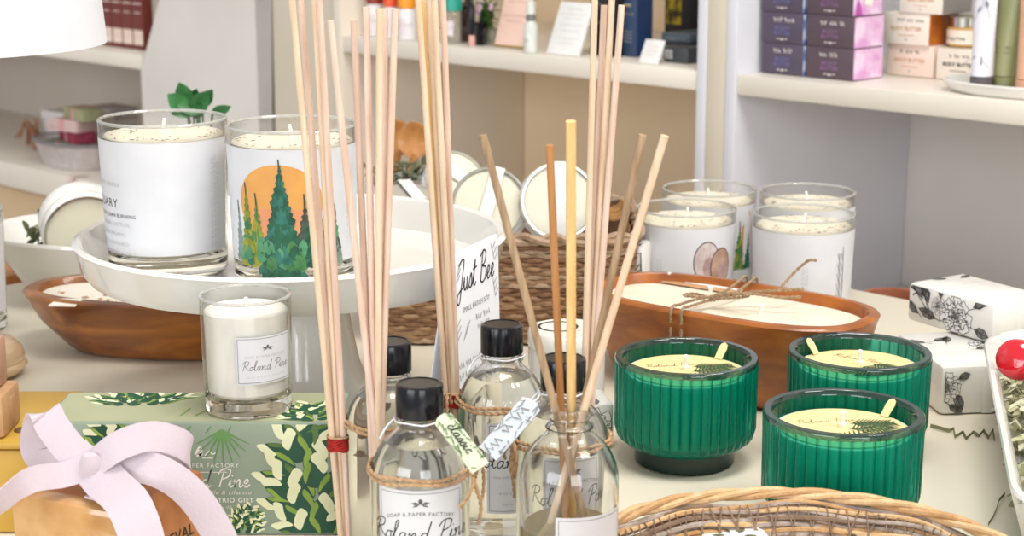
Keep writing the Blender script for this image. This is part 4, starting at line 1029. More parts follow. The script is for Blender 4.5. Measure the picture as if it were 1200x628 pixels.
# ---- plant behind the cake stand candles
pp = D(238, 112, 1.56)
t = thing('leafy_plant', 'small plant with dark green leaves behind the candles on the cake stand', 'plant', (pp.x-.004, 1.56, 0))
MB().lathe([(.018, 0), (.021, .002), (.027, .045), (.027, .048), (.0245, .048), (.022, .02), (0, .018)], CERAMIC, 40).build('pot', t)
m = MB(); m.lathe([(0, .040), (.0235, .040), (0, .042)], mat('soil', '#3b2a1e', rough=.9), 30); m.build('soil', t)
m = MB(); m2 = MB(); r = random.Random(11)
PLG = mat('plant_green', '#24612e', '#347a3c', rough=.4, scale=60)
for u, v, L, w, dx, dz, roll in ((206, 118, .030, .022, -.6, .6, .3), (214, 108, .030, .020, -.2, .9, -.4), (226, 116, .034, .024, .3, .5, .8), (237, 116, .030, .020, .7, .7, -.3), (220, 124, .030, .022, -.5, .1, .9), (243, 113, .026, .016, .8, .8, .4), (262, 128, .024, .012, .9, .25, .2), (212, 130, .03, .02, -.6, -.1, .5), (232, 128, .03, .022, .5, 0, -.6)):
    p = D(u, v, 1.555+r.uniform(-.02, .01))-Vector((pp.x-.004, 1.56, 0))
    d_ = Vector((dx, -.35, dz)).normalized(); b_ = p-d_*L*.5
    leaf(m, b_, d_, L*.8, w*.85, PLG, .15, 0, (dz, .25, -dx))
    m2.tube(catmull([(0, 0, .04), Vector((b_.x*.4, b_.y*.4, b_.z*.6)), b_], 5), .0011, GREEN2, seg=6)
m2.build('stems', t); m.build('leaves', t)
# ---- lampshade
lc = D(-85, 52, 1.11)
t = thing('table_lamp', 'white lampshade of a table lamp at the upper left corner', 'lamp', (lc.x, 1.11, 0))
zb = lc.z; rs = .1135
m = MB(); m.lathe([(rs, zb), (rs*.86, zb+.20), (rs*.86-.0015, zb+.20), (rs-.0015, zb)], mat('lamp_linen', '#d9dbe2', '#d5d7df', rough=.8, scale=30), 80, loop=True); m.build('lamp_shade', t)
MB().lathe([(.043, 0), (.045, .004), (.040, .012), (.02, .02), (0, .021)], CERAMIC, 40).build('base', t)
m = MB(); m.tube([(0, 0, .018), (0, 0, zb+.10)], .007, METAL, seg=14); m.build('stem', t)
m = MB(); m.lathe([(.006, zb+.10), (.014, zb+.112), (.020, zb+.135), (.012, zb+.158), (0, zb+.162)], mat('opal_bulb', '#f7f3ea', rough=.3), 24); m.build('bulb', t)
m = MB()
for k in range(3): an = k*2.09; m.tube([(0, 0, zb+.19), (math.cos(an)*rs*.86, math.sin(an)*rs*.86, zb+.19)], .0015, METAL, seg=6)
m.tube([(0, 0, zb+.09), (0, 0, zb+.1)], .008, METAL, seg=10); m.tube([(.024, 0, zb+.10), (.028, 0, zb+.15), (0, 0, zb+.19)], .0012, METAL, seg=6); m.tube([(-.024, 0, zb+.10), (-.028, 0, zb+.15), (0, 0, zb+.19)], .0012, METAL, seg=6); m.tube([(-.024, 0, zb+.1), (.024, 0, zb+.1)], .0012, METAL, seg=6)
m.build('harp', t)
# ------------------------------------------------------------------ rattan basket with tins
RAT = [mat('rattan_brown', '#a07e5e', '#8a6a4c', rough=.75, scale=160, bump=.4), mat('rattan_grey', '#b39a80', '#9a7f66', rough=.75, scale=160, bump=.4), mat('rattan_dark', '#8a6548', '#7a5840', rough=.75, scale=160, bump=.4)]
bk = (-.012, 1.378)
t = thing('rattan_basket', 'brown rattan basket full of round tins behind the cake stand', 'basket', (bk[0], bk[1], 0), math.radians(0))
BA, BBk, BH = .112, .088, .088
def rrect(a, b, z, r=.03, n=12, amp=0, ph=0, fr=60):
    out = []
    for cx, cy, s in ((a-r, b-r, 0), (-a+r, b-r, 1), (-a+r, -b+r, 2), (a-r, -b+r, 3)):
        for i in range(n+1):
            t_ = (s+i/n)*PI/2; out.append(Vector((cx+r*math.cos(t_), cy+r*math.sin(t_), z)))
    pts = []; N = len(out)
    for i in range(N):   # resample the straight sides
        p, q = out[i], out[(i+1) % N]; L = (q-p).length; k = max(1, int(L/.004))
        for j in range(k): pts.append(p.lerp(q, j/k))
    M = len(pts); res = []
    for i in range(M):
        d = (pts[(i+1) % M]-pts[i-1]).normalized(); nn = Vector((d.y, -d.x, 0))
        res.append(pts[i]+nn*amp*math.sin(i*PI/2.5+ph))
    return res
rr = random.Random(2)
m = MB(); m.loft([rrect(BA*.90, BBk*.90, .001), rrect(BA*.965, BBk*.965, BH-.004), rrect(BA*.965-.003, BBk*.965-.003, BH-.004), rrect(BA*.88, BBk*.88, .006)], RAT[2]); m.build('liner', t)
m = MB(); NR = 24
for i in range(NR):
    z = .004+(BH-.008)*i/(NR-1); f = .91+.09*(i/(NR-1))**.8
    m.tube([p+Vector((0, 0, rr.uniform(-.0007, .0007))) for p in rrect(BA*f, BBk*f, z, .036*f, amp=.0010, ph=PI*(i % 2)+rr.uniform(-.3, .3))], rr.uniform(.0018, .0024), RAT[rr.choice([0, 0, 1, 2])], seg=6, closed=True)
m.build('woven_wall', t)
m = MB()
for ph in (0, PI):
    pth = rrect(BA+.001, BBk+.001, BH-.001, .037); N = len(pth)
    m.tube([p+Vector((math.cos(i*.55+ph)*.0022*(1 if abs(p.y) > abs(p.x) else 1), math.cos(i*.55+ph)*.0022, math.sin(i*.55+ph)*.0028)) for i, p in enumerate(pth)], .0030, RAT[1], seg=6, closed=True)
m.build('rim', t)
# curled piece of bark at its right end
cb = D(716, 252, 1.375)
o = thing('bark_curl', 'curled brown piece of bark at the right end of the rattan basket', 'bark', (cb.x, 1.375, BH+.0025))
rings = []
for k in range(7):
    s = k/6; y = -.028+.056*s
    rings.append([Vector((.0135*math.cos(a)*(1-.15*abs(s-.5)), y, .011+.0125*math.sin(a)*(1-.2*abs(s-.5)))) for a in [PI*.2+i*PI*1.35/13+1.1 for i in range(14)]]+[Vector((.0120*math.cos(a)*(1-.15*abs(s-.5)), y, .011+.0110*math.sin(a)*(1-.2*abs(s-.5)))) for a in [PI*.2+i*PI*1.35/13+1.1 for i in range(13, -1, -1)]])
m = MB(); m.loft(rings, mat('bark_brown', '#8a5a2c', '#b98a54', rough=.8, scale=90, bump=.6)); m.build('bark_shell', o)
p1 = D(575, 253, 1.385); p2 = D(648, 247, 1.395); p3 = D(521, 226, 1.425); p4 = D(476, 230, 1.40)
tin('round tin with a white seal strip leaning in the basket beside the upright card', (p1.x, 1.405, p1.z-.002), (PI/2-.45, .22, -.15), .031, .034)
tin('round tin with white strip, right one in the rattan basket behind the reeds', (p2.x, 1.400, p2.z+.005), (PI/2-.25, .05, .12), .0315, .034, body=mat('tin_gloss', '#e4e3df', rough=.15, coat=.5))
tin('white tin lying on its side at the back left of the rattan basket', (p3.x, 1.442, p3.z-.006), (PI/2-.9, -.5, 1.0), .025, .032, strip_=True)
tin('tin lying flat with a grey lid behind the cake stand in the basket', (p4.x+.004, 1.405, p4.z-.026), (.12, 0, .3), .029, .030, face=mat('grey_lid_face', '#b3ada2', rough=.3))
# fillers under the tins so that they rest on something: folded tissue
m = MB(); r = random.Random(4); g = 14
vs, fs = [], []
for i in range(g+1):
    for j in range(g+1):
        x, y = -.094+.188*i/g, -.070+.140*j/g
        vs.append((x, y, .045+r.uniform(-.004, .004)))
for i in range(g):
    for j in range(g): a = i*(g+1)+j; fs.append((a, a+g+1, a+g+2, a+1))
m.add(vs, fs, PAPERW); m.build('tissue_lining', t, smooth=0)
# greenery and wooden spoons behind the basket
gx = D(485, 214, 1.66)
o = thing('green_sprigs', 'dried green sprigs in a pot behind the rattan basket', 'plant', (gx.x, 1.66, 0))
MB().lathe([(.035, 0), (.040, .003), (.050, .066), (.050, .069), (.047, .069), (.040, .01), (0, .008)], CERAMIC, 44).build('pot', o)
m = MB(); r = random.Random(21)
for i in range(150):
    an = r.uniform(0, 6.28); rr_ = r.uniform(.0, .050); b = Vector((rr_*math.cos(an)*1.25, rr_*math.sin(an)*.8, .066+r.uniform(0, .016)))
    a2 = an+r.uniform(-.7, .7); leaf(m, b, (math.cos(a2), math.sin(a2), r.uniform(.0, .9)), r.uniform(.010, .022), r.uniform(.003, .006), r.choice([SAGE, SAGED, GREEN1, SAGED]), .3)
for i in range(7):
    an = i*.9; m.tube([(0, 0, .012), (math.cos(an)*.04, math.sin(an)*.03, .08)], .0009, SAGED, seg=5)
m.build('leaves', o)
SPW = wood('spoon_wood', '#b0743a', '#c98f50', scale=14, stretch=(6, 6, 1), rough=.5)
for u, v0, v1, Y, nm in ((485, 143, 206, 1.735, 'right spoon with round bowl up'), (465, 141, 206, 1.755, 'left spoon, half behind the other one')):
    a, b = D(u, v0, Y), D(u-2, v1, Y); L = a.z
    o = thing('wooden_spoon', 'wooden spoon standing behind the green sprigs, '+nm, 'spoon', (a.x, Y, 0), 0, 'wooden spoons')
    m = MB(); rg = []
    for k in range(17):
        s = k/16; w = .0165*max(0, math.sin(PI*(.08+.90*s)))**.6+.001; z = L-.036+.036*s
        dp = .006*math.sin(PI*s)
        rg.append([Vector((w*math.cos(q*PI/8), (.0025+.004*max(0, math.sin(q*PI/8)))*math.sin(q*PI/8)*1.0+ (dp if math.sin(q*PI/8) < 0 else dp*.9), z)) for q in range(16)])
    m.loft(rg, SPW); m.build('spoon_bowl', o)
    m = MB(); m.tube([(0, .0, .0005), (-.003, .001, L*.5), (0, .002, L-.033)], lambda s: .0035+.0012*s, SPW, seg=12); m.build('handle', o)
# ---- upright card
c0 = G(533, 437, 0); CL_, CR_ = Vector((-.0337, .975, 0)), Vector((-.0060, 1.040, 0))
dv = (CR_-CL_); wl = dv.length; yaw = math.atan2(dv.y, dv.x)
t = thing('sign_card', 'white tent card with Just Bee handwriting standing before the rattan basket', 'sign', CL_, yaw)
CH = .1425
CARDM = mat('card_white', '#eceef6', '#e6e8f2', rough=.6, scale=20)
m = MB(); Mx = Matrix.Rotation(math.radians(-1.2), 4, 'X')
m.bbox(0, wl, 0, .0009, .0001, CH, CARDM, .0003, Mx); m.build('front_panel', t)
mp0 = plane_map((0, 0, 0), (1, 0, 0), (0, 0, 1), .0003); mp = lambda x, y, k=1: Mx @ mp0(x, y, k)
m = MB(); SFI = mat('soft_ink', '#57544f')
m.script('Just Bee', .0185, wl*.50, CH*.83, INK, mp, 'c', w=.06, sx=.80)
m.text('SMALL BATCH SOY', .0048, wl*.5, CH*.735, GREYINK, mp, 'c', sx=.98); m.scrib(.018, .004, wl*.62, CH*.675, GREYINK, mp); m.scrib(.014, .004, wl*.62, CH*.635, GREYINK, mp)
for k in range(5): m.scrib(.05-.006*(k % 2), .0042, wl*.44, CH*(.50-.05*k), GREYINK, mp, seed=k+3)
for x, y, an in ((.008, .125, 1.2), (.008, .09, 1.7), (.064, .128, 2), (.064, .105, 1.8), (.016, .088, .9), (.06, .08, 2.2)):
    m.strip([(x, y), (x+.012*math.cos(an), y+.012*math.sin(an))], .0006, PALEINK, mp)
    for q in range(3): m.strip([(x+.004*q*math.cos(an), y+.004*q*math.sin(an)), (x+.004*q*math.cos(an)+.005, y+.004*q*math.sin(an)+.004)], .001, PALEINK, mp)
m.build('handwriting', t, smooth=0)
m = MB(); top = Mx @ Vector((0, .0010, CH)); 
m.loft([[Vector((0, top.y, top.z)), Vector((wl, top.y, top.z)), Vector((wl, top.y+.0009, top.z)), Vector((0, top.y+.0009, top.z))], [Vector((0, top.y+.022, .0002)), Vector((wl, top.y+.022, .0002)), Vector((wl, top.y+.0229, .0002)), Vector((0, top.y+.0229, .0002))]], CARDM); m.build('back_panel', t, smooth=0)
# ---- white jar and wrapped soaps behind the bottles
t = thing('lidded_jar', 'white jar with a black ring on its lid, behind the right capped bottle', 'jar', (.0372, 1.118, 0))
MB().lathe([(.024, 0), (.0258, .002), (.0262, .048), (.025, .050)], CERAMIC, 48).build('jar_body', t)
m = MB(); m.lathe([(.0262, .0503), (.0266, .052), (.0266, .060), (.0255, .0618), (0, .0618)], TINW, 48)
mp = plane_map((0, 0, .0618), (1, 0, 0), (0, 1, 0), .0003)
m.strip([(-.006+.013*math.cos(i*2*PI/40), .004+.013*math.sin(i*2*PI/40)) for i in range(41)], .0018, INK, mp)
m.scrib(.012, .003, .010, -.008, GREYINK, mp); m.build('lid', t)
FLOK = mat('floral_grey', '#8b8b8b', '#4f4f50', rough=.6, scale=260, lo=.35, hi=.6)
def flower(m, mp, cx, cy, r, seed=1, clip=None):
    rd = random.Random(seed)
    def c(x, y): return (min(clip[1], max(clip[0], x)), min(clip[3], max(clip[2], y))) if clip else (x, y)
    for ring, (f, n) in enumerate(((1, 8), (.72, 7), (.45, 6))):
        for k in range(n):
            a = 2*PI*k/n+ring*.4+rd.uniform(-.15, .15); w = PI/n*1.25; rr_ = r*f*rd.uniform(.9, 1.1)
            pts = [(cx+r*f*.15*math.cos(a), cy+r*f*.15*math.sin(a)), (cx+rr_*.7*math.cos(a-w), cy+rr_*.7*math.sin(a-w)), (cx+rr_*math.cos(a-w*.5), cy+rr_*math.sin(a-w*.5)), (cx+rr_*.93*math.cos(a), cy+rr_*.93*math.sin(a)), (cx+rr_*1.02*math.cos(a+w*.5), cy+rr_*1.02*math.sin(a+w*.5)), (cx+rr_*.7*math.cos(a+w), cy+rr_*.7*math.sin(a+w))]
            pts = [c(*p) for p in pts]
            m.poly(pts, PAPERW, mp, 1+ring*.6+.05*k); m.strip(pts+[pts[0]], r*.035, INK, mp, 1.2+ring*.6+.05*k)
            for q in range(4):
                b = a+w*rd.uniform(-.6, .6); f0, f1 = rd.uniform(.3, .5), rd.uniform(.55, .9)
                m.strip([c(cx+rr_*f0*math.cos(b), cy+rr_*f0*math.sin(b)), c(cx+rr_*f1*math.cos(b), cy+rr_*f1*math.sin(b))], r*.045, FLOK, mp, 1.3+ring*.6+.05*k)
    m.disc(cx, cy, r*.16, r*.16, FLOK, mp, 3.6, 14)
    for k in range(14): a = rd.uniform(0, 6.28); m.disc(*c(cx+r*.2*math.cos(a)*rd.random()*2, cy+r*.2*math.sin(a)*rd.random()*2), r*.03, r*.03, INK, mp, 3.9, 6)
def inkleaf(m, mp, x, y, an, L, w, clip=None, fill=None):
    def c(p): return (min(clip[1], max(clip[0], p[0])), min(clip[3], max(clip[2], p[1]))) if clip else p
    ca, sa = math.cos(an), math.sin(an)
    def q(u, v): return c((x+L*u*ca-w*v*sa, y+L*u*sa+w*v*ca))
    pts = [q(0, 0), q(.3, .42), (q(.65, .42)), q(1, 0), q(.65, -.42), q(.3, -.42)]
    m.poly(pts, fill or FLOK, mp, 1); m.strip(pts+[pts[0]], L*.03, INK, mp, 1.3); m.strip([q(-.3, 0), q(1, 0)], L*.03, INK, mp, 1.5)
    for k in range(4):
        for sd in (-1, 1): m.strip([q(.15+.18*k, 0), q(.3+.18*k, sd*.32)], L*.018, INK, mp, 1.4)
SOAPW = mat('printed_wrap', '#e8e6e1', '#e2e0da', rough=.35, scale=20, coat=.2)
def wrapped_soap(label, c, rz, lx, ly, z0, h, art, bev=.004):
    t = thing('wrapped_soap', label, 'soap', (c[0], c[1], z0), rz, 'floral wrapped soaps')
    MB().bbox(-lx/2, lx/2, -ly/2, ly/2, 0, h, SOAPW, bev).build('wrapped_bar', t)
    m = MB(); art(m, lx, ly, h); m.build('floral_print', t, smooth=0)
    m = MB(); m.bbox(-.004, .004, -ly/2-.0003, -ly/2+.0005, .001, h-.001, SOAPW, .0001); m.build('wrap_seam', t)
    return t
def faces(lx, ly, h):
    return (plane_map((-lx/2, -ly/2, 0), (1, 0, 0), (0, 0, 1), .0003), plane_map((-lx/2, ly/2, 0), (0, -1, 0), (0, 0, 1), .0003), plane_map((-lx/2, -ly/2, h), (1, 0, 0), (0, 1, 0), .0003))
def art_top(m, lx, ly, h):   # the floral side looks left, lettered top
    F, Lf, T = faces(lx, ly, h); cl = (.003, ly-.003, .002, h-.002)
    for x, y, an, L, w in ((.016, .020, 2.1, .022, .008), (.022, .018, 1.9, .024, .009), (.012, .008, 2.6, .016, .007), (.030, .008, 2.9, .018, .008), (.066, .024, .6, .016, .008), (.068, .008, -.2, .014, .008), (.034, .024, 1.6, .012, .006)): inkleaf(m, Lf, x, y, an, L, w, cl)
    flower(m, Lf, .050, .014, .0155, 3, cl); flower(m, Lf, .032, .018, .0075, 5, cl)
    m.strip([(.003, .027), (.010, .024), (.006, .021)], .0012, INK, Lf, 1)
    clT = (.003, lx-.003, .003, ly-.003)
    for k in range(4): m.scrib(ly*.0+.03, .0022, lx*.55, ly*(.35+.1*k), PALEINK, T, seed=k+1)
    inkleaf(m, T, lx*.75, ly*.85, .3, .012, .006, clT); inkleaf(m, T, lx*.55, ly*.9, 2.8, .012, .006, clT)
def art_low(m, lx, ly, h):
    F, Lf, T = faces(lx, ly, h); clF = (.003, lx-.003, .002, h-.002); clT = (.003, lx-.003, .003, ly-.003)
    flower(m, F, .004, .020, .011, 7, clF); inkleaf(m, F, .010, .016, -1.1, .014, .007, clF); inkleaf(m, F, .012, .026, .4, .009, .006, clF); inkleaf(m, F, .006, .008, -.6, .012, .006, clF)
    inkleaf(m, F, lx-.016, .010, .7, .014, .007, clF); inkleaf(m, F, lx-.012, .022, .2, .010, .006, clF)
    for k, (x, y, an) in enumerate(((.010, .060, 2.5), (.018, .064, .5), (.026, .060, 1.2), (.040, .040, .3), (.046, .046, 1.4), (.052, .036, -.4), (.05, .026, .6))): inkleaf(m, T, x, y, an, .016, .007, clT)
    flower(m, T, .052, .052, .013, 9, clT)
    for k in range(3): m.scrib(.03, .0022, lx*.42, ly*.22+.007*k, PALEINK, T, seed=k+9)
def art_small(m, lx, ly, h):
    F, Lf, T = faces(lx, ly, h); clF = (.002, lx-.002, .002, h-.002)
    for k in range(7): inkleaf(m, F, lx*.1+lx*.13*k, h*(.3+.3*(k % 2)), .6*k, .013, .006, clF)
    flower(m, F, lx*.75, h*.5, h*.4, 12, clF)
    clT = (.002, lx-.002, .002, ly-.002)
    for k in range(5): inkleaf(m, T, lx*.15+lx*.16*k, ly*(.3+.3*(k % 2)), 1.1*k, .013, .006, clT)
yl = math.radians(7)
wrapped_soap('white floral wrapped soap, lower one of the stacked pair on the right', (.3205, 1.1660), yl, .068, .092, .0001, .035, art_low)
ya = math.atan2(.85, .525)-PI/2
wrapped_soap('white wrapped soap with a big grey flower, on top of the other', (.3425, 1.2200), math.radians(31.5), .057, .085, .0352, .030, art_top)
wrapped_soap('small black and white leaf printed soap behind the right capped bottle', (.0395, 1.062), .15, .048, .035, .0001, .030, art_small, .003)
sp_ = D(738, 300, 1.33)
wrapped_soap('leaf printed soap upright between the rattan basket and the geode candle', (sp_.x+.004, 1.335, ), -.3, .022, .03, .0001, .075, art_small, .003)
# ------------------------------------------------------------------ bottles
BP = [(.0, .0016), (.0190, .0010), (.0215, 0), (.0236, .0016), (.02425, .0045), (.02425, .0715), (.02395, .0765), (.0228, .0815), (.0206, .0865), (.0176, .0908), (.0145, .0937), (.0122, .0957), (.0112, .0975), (.0110, .0985)]
def bottle_shell(neck):
    out = BP[1:]+neck
    inn = [(r-.0011 if r > .012 else r-.0011, z) for r, z in reversed(out[4:])]
    return [(0, .0016)]+out+inn+[(.0205, .0048), (.012, .0062), (0, .0066)]
def liquid_prof(zt):
    p = [(0, .0065), (.012, .0061), (.0206, .0047)]
    for r, z in BP[5:]:
        if z < zt: p.append((r-.00104, z))
    def rad(z):
        for (r0_, z0_), (r1_, z1_) in zip(BP[5:], BP[6:]):
            if z0_ <= z <= z1_: return r0_+(r1_-r0_)*(z-z0_)/(z1_-z0_)
        return .0235
    return p+[(rad(zt)-.00104, zt), (0, zt)]
NECK_CAP = [(.0118, .0993), (.0121, .1003), (.0116, .1012), (.0102, .1020), (.0102, .1120)]
NECK_OPEN = [(.0114, .0988), (.0118, .0998), (.0112, .1008), (.0094, .1016), (.0092, .1030), (.0098, .1040), (.0092, .1052), (.0092, .1068), (.0098, .1078), (.0098, .1088), (.0090, .1096)]
def label_art(m, mp, w, z0, z1, drop=.0070):
    n = 16
    m.patch(-w/2, w/2, z0, z1, LABELP, mp, 0, nx=28, ny=2)
    e = .0016
    for a, b in (((-w/2+e, z0+e), (w/2-e, z0+e)), ((-w/2+e, z1-e), (w/2-e, z1-e)), ((-w/2+e, z0+e), (-w/2+e, z1-e)), ((w/2-e, z0+e), (w/2-e, z1-e))):
        m.strip([(a[0]+(b[0]-a[0])*i/n, a[1]+(b[1]-a[1])*i/n) for i in range(n+1)], .00035, GREYINK, mp, 1)
    zc = z1-drop; INKS = mat('soft_ink', '#57544f')
    emblem(m, mp, 0, zc, .0066, INKS)
    s = 'SOAP & PAPER FACTORY'
    vs, fs = text2d(s, .0027, 1.18); x0, x1 = min(v[0] for v in vs), max(v[0] for v in vs)
    m.add([mp(v[0]-(x0+x1)/2, zc-.0074+v[1]-((v[0]-(x0+x1)/2)**2)*8.5+.0018, 1) for v in vs], fs, INKS)
    m.script('Roland Pine', .0098, 0, zc-.0185, INK, mp, 'c', w=.06)
    m.scrib(.026, .0017, 0, zc-.0245, GREYINK, mp); m.strip([(-.010, zc-.029), (.010, zc-.029)], .0003, GREYINK, mp)
    m.scrib(.02, .0017, 0, zc-.034, GREYINK, mp, seed=4); m.scrib(.016, .0015, 0, zc-.040, GREYINK, mp, seed=6)
def bottle(label, c, rz, cap=True, liq=.0905, twine=True, oil=OIL, lab=(.0, .030), lz=(.014, .073), group='glass diffuser bottles', loopturn=0.0):
    t = thing('diffuser_bottle', label, 'bottle', (c[0], c[1], .0002), rz, group)
    m = MB(); m.lathe(bottle_shell(NECK_CAP if cap else NECK_OPEN), BOTG, 64); m.build('glass', t, smooth=50)
    m = MB(); m.lathe(liquid_prof(liq), oil, 64); m.build('fragrance_oil', t, smooth=50)
    if cap:
        m = MB(); NN = 90
        m.lathe([(.0106, .1036), (.01165, .1036), (.01175, .1042), (.01175, .1180), (.0113, .1192), (.0100, .1197), (.0098, .1193), (0, .1193)], CAPM, NN); m.build('cap', t, smooth=40)
    m = MB(); label_art(m, cyl_map(.02442, lab[0], .00012), lab[1], lz[0], lz[1], .0070 if cap else .0155) if lab else None
    if lab: m.build('label', t, smooth=60)
    if twine:
        m = MB()
        for k in range(2):
            rr_ = .0256-.0006*k
            m.rope([(rr_*math.cos(i*2*PI/40), rr_*math.sin(i*2*PI/40), .0758+.0022*k+.0006*math.sin(i*.7+k)) for i in range(41)], .0011, TWINE)
        k0 = Vector((.0256*math.sin(loopturn), -.0256*math.cos(loopturn), .0770)); ex = Vector((math.cos(loopturn), math.sin(loopturn), 0)); ez = Vector((0, 0, 1)); eo = Vector((math.sin(loopturn), -math.cos(loopturn), 0))
        def K(a, b, c_): return k0+ex*a+eo*b+ez*c_
        m.rope(catmull([K(0, .0008, 0), K(.003, .003, .002), K(.004, .002, -.003), K(0, .003, -.001), K(-.003, .003, .001), K(0, .0008, 0)], 4), .0011, TWINE)
        m.rope(catmull([K(0, .002, 0), K(.006, .004, .003), K(.010, .004, -.006), K(.007, .004, -.016), K(.003, .003, -.010), K(0, .002, 0)], 5), .0010, TWINE)
        m.rope(catmull([K(0, .002, 0), K(.002, .004, -.010), K(.006, .004, -.020), K(.005, .003, -.028)], 5), .0010, TWINE)
        m.rope(catmull([K(0, .002, 0), K(-.004, .004, -.004), K(-.009, .0035, -.009), K(-.014, .001, -.013)], 5), .0010, TWINE)
        m.build('twine', t)
    return t
cF = (-.0450, .795); cBL = (-.0650, .8720); cBC = (-.0056, .9080); cRC = (.0262, .8405); cD = (.0278, .7880)
bottle('capped clear bottle with white label in front, tagged with green leaf paper', cF, .05, lab=(.0, .046), loopturn=1.15)
bottle('capped bottle behind the front one, beside the gift box, with reeds tied to it', cBL, .6, lab=(.2, .040), loopturn=2.6)
bottle('capped bottle standing before the white tent card, with red tied reeds at its left', cBC, .35, lab=(.0, .034), lz=(.018, .070), loopturn=-2.0)
bottle('capped bottle directly behind the open reed diffuser', cRC, -.3, lab=(.5, .034), loopturn=-.9)
bottle('open bottle holding five loose diffuser reeds, right of the capped front bottle', cD, 0, cap=False, liq=.050, twine=False, oil=AMBER_OIL, lab=(.52, .040), lz=(.008, .062))
# ---- hang tags
TAGG = mat('leafy_tag_paper', '#b4c0a0', '#cad2b8', rough=.5, scale=60)
TAGW = mat('pale_tag_paper', '#dde3ea', '#ccd5df', rough=.35, scale=60)
def hang_tag(label, p0, p1, w, mtl, nrm, words, ink, string_to):
    p0, p1 = Vector(p0), Vector(p1); d = (p1-p0); L = d.length; d.normalize(); n = Vector(nrm); n = (n-d*n.dot(d)).normalized(); sd = n.cross(d)
    t = thing('hang_tag', label, 'tag', p0)
    m = MB(); out = [(0, -.15), (.06, -.5), (1, -.5), (1, .5), (.06, .5), (0, .15)]
    f = lambda s: n*0.0
    m.loft([[d*L*s+sd*w*y+f(s) for s, y in out], [d*L*s+sd*w*y+f(s)+n*.0007 for s, y in out]], mtl)
    m.build('tag_paper', t, smooth=0)
    m = MB(); mp = lambda x, y, k=1: d*x+sd*y+n*(.0009+.0002*k)+f(x/L)
    if words: m.script(words, w*.62, L*.45, -w*.12, ink, mp, 'c', w=.09)
    else: m.scrib(L*.7, w*.4, L*.5, -w*.2, ink, mp)
    rd = random.Random(3)
    for k in range(22):
        x, y, an = rd.uniform(.05, .95)*L, rd.choice([-.40, -.3, .3, .40])*w, rd.uniform(0, 6.28)
        m.strip([(x-.0025*math.cos(an), y-.0012*math.sin(an)), (x+.0025*math.cos(an), y+.0012*math.sin(an))], lambda s: .0018*math.sin(PI*min(1, s*.9+.05))+.0002, GREEN1 if mtl is TAGG else GREYINK, mp, 1.5)
    m.build('print', t, smooth=0)
    m = MB(); q = Vector(string_to)-p0
    m.tube(catmull([d*L*.04+n*.001, q*.5+Vector((0, 0, -.001)), q], 5), .0005, mat('white_string', '#e9e9ee', rough=.8), seg=6); m.build('string', t)
    return t
ta, tb_ = D(516, 487, .777), D(563, 549, .765)
hang_tag('green leaf printed hang tag on the front capped bottle', ta, tb_, .0105, TAGG, (.35, -.7, .55), 'classic', INK, (cF[0]+.0115, cF[1]-.004, .1018))
ta, tb_ = D(626, 470, .812), D(572, 532, .800)
hang_tag('pale bluish hang tag between the middle and the right capped bottle', ta, tb_, .0120, TAGW, (-.35, -.8, .5), '', GREYINK, (cRC[0]-.0118, cRC[1]-.004, .1018))
for c_, nm in ((cF, 'front'), (cBC, 'middle'), (cRC, 'right')):
    o = thing('neck_string', f'white string tied round the neck of the {nm} capped bottle', 'string', (c_[0], c_[1], 0), 0, 'strings round the bottle necks')
    m = MB(); m.tube([(.0124*math.cos(i*2*PI/30), .0124*math.sin(i*2*PI/30), .1022+.0004*math.sin(i)) for i in range(30)], .0004, mat('white_string'), seg=6, closed=True); m.build('loop', o)
    m = MB(); m.tube(catmull([(-.0124, -.002, .1022), (-.016, -.005, .099), (-.019, -.008, .094)], 4), .0005, mat('white_string'), seg=6); m.build('loose_end', o)
# ---- reeds
def reed(label, p0, p1, r, mtl, group):
    p0, p1 = Vector(p0), Vector(p1)
    m = MB(); d = p1-p0
    m.tube([Vector((0, 0, 0)), d*.33, d*.66, d], r, mtl, seg=12)
    o = m.build('diffuser_reed', None, p0, 0, 50)
    return tag(o, label, 'reed', group)
# six loose reeds in the open bottle
nk = [(660, (566, 158), .785, REEDG, 'greyish reed leaning far left in the open diffuser bottle', -.0055),
      (658, (644, 170), .791, REEDB, 'brown orange reed, nearly upright in the open diffuser bottle', .0030),
      (669.5, (669, 142), .772, REEDY, 'thick yellow reed, nearly upright in the open diffuser bottle', .0052),
      (680.5, (753, 158), .780, REEDG, 'greyed brown reed leaning right, behind the pale one', .0025),
      (678, (779, 159), .772, REED, 'pale reed leaning far right in the open diffuser bottle', -.0030)]
for u, (tu, tv), Yt, mk, lb, dy in nk:
    q = D(u, 491, cD[1]+dy); tp_ = D(tu, tv, Yt); dr = (q-tp_); k = (.014-tp_.z)/dr.z; b = tp_+dr*k
    # keep the foot inside the glass
    off = Vector((b.x-cD[0], b.y-cD[1])); 
    if off.length > .0188: off = off.normalized()*.0188; b = Vector((cD[0]+off.x, cD[1]+off.y, .014))
    reed(lb, b, tp_, .0019 if mk is not REEDY else .0024, mk, 'loose reeds in the open bottle')
def bundle(name, tops, bots, Yb, Yt, group, mats, vb=628, r=.00175, zt=None, tie=None):
    n = len(tops); wd = ['leftmost', 'second', 'third', 'fourth', 'fifth', 'sixth']
    for i, ((tu, tv), bu) in enumerate(zip(tops, bots)):
        yj = (-.0017, .0017, 0)[i % 3]
        tp_ = D(tu, tv, Yt+yj*3); q = D(bu, vb, Yb+yj); dr = tp_-q; k = (.002-q.z)/dr.z; b = q+dr*k
        reed(f'{name}, {wd[i]} at the top', b, tp_, r, mats[i % len(mats)], group)
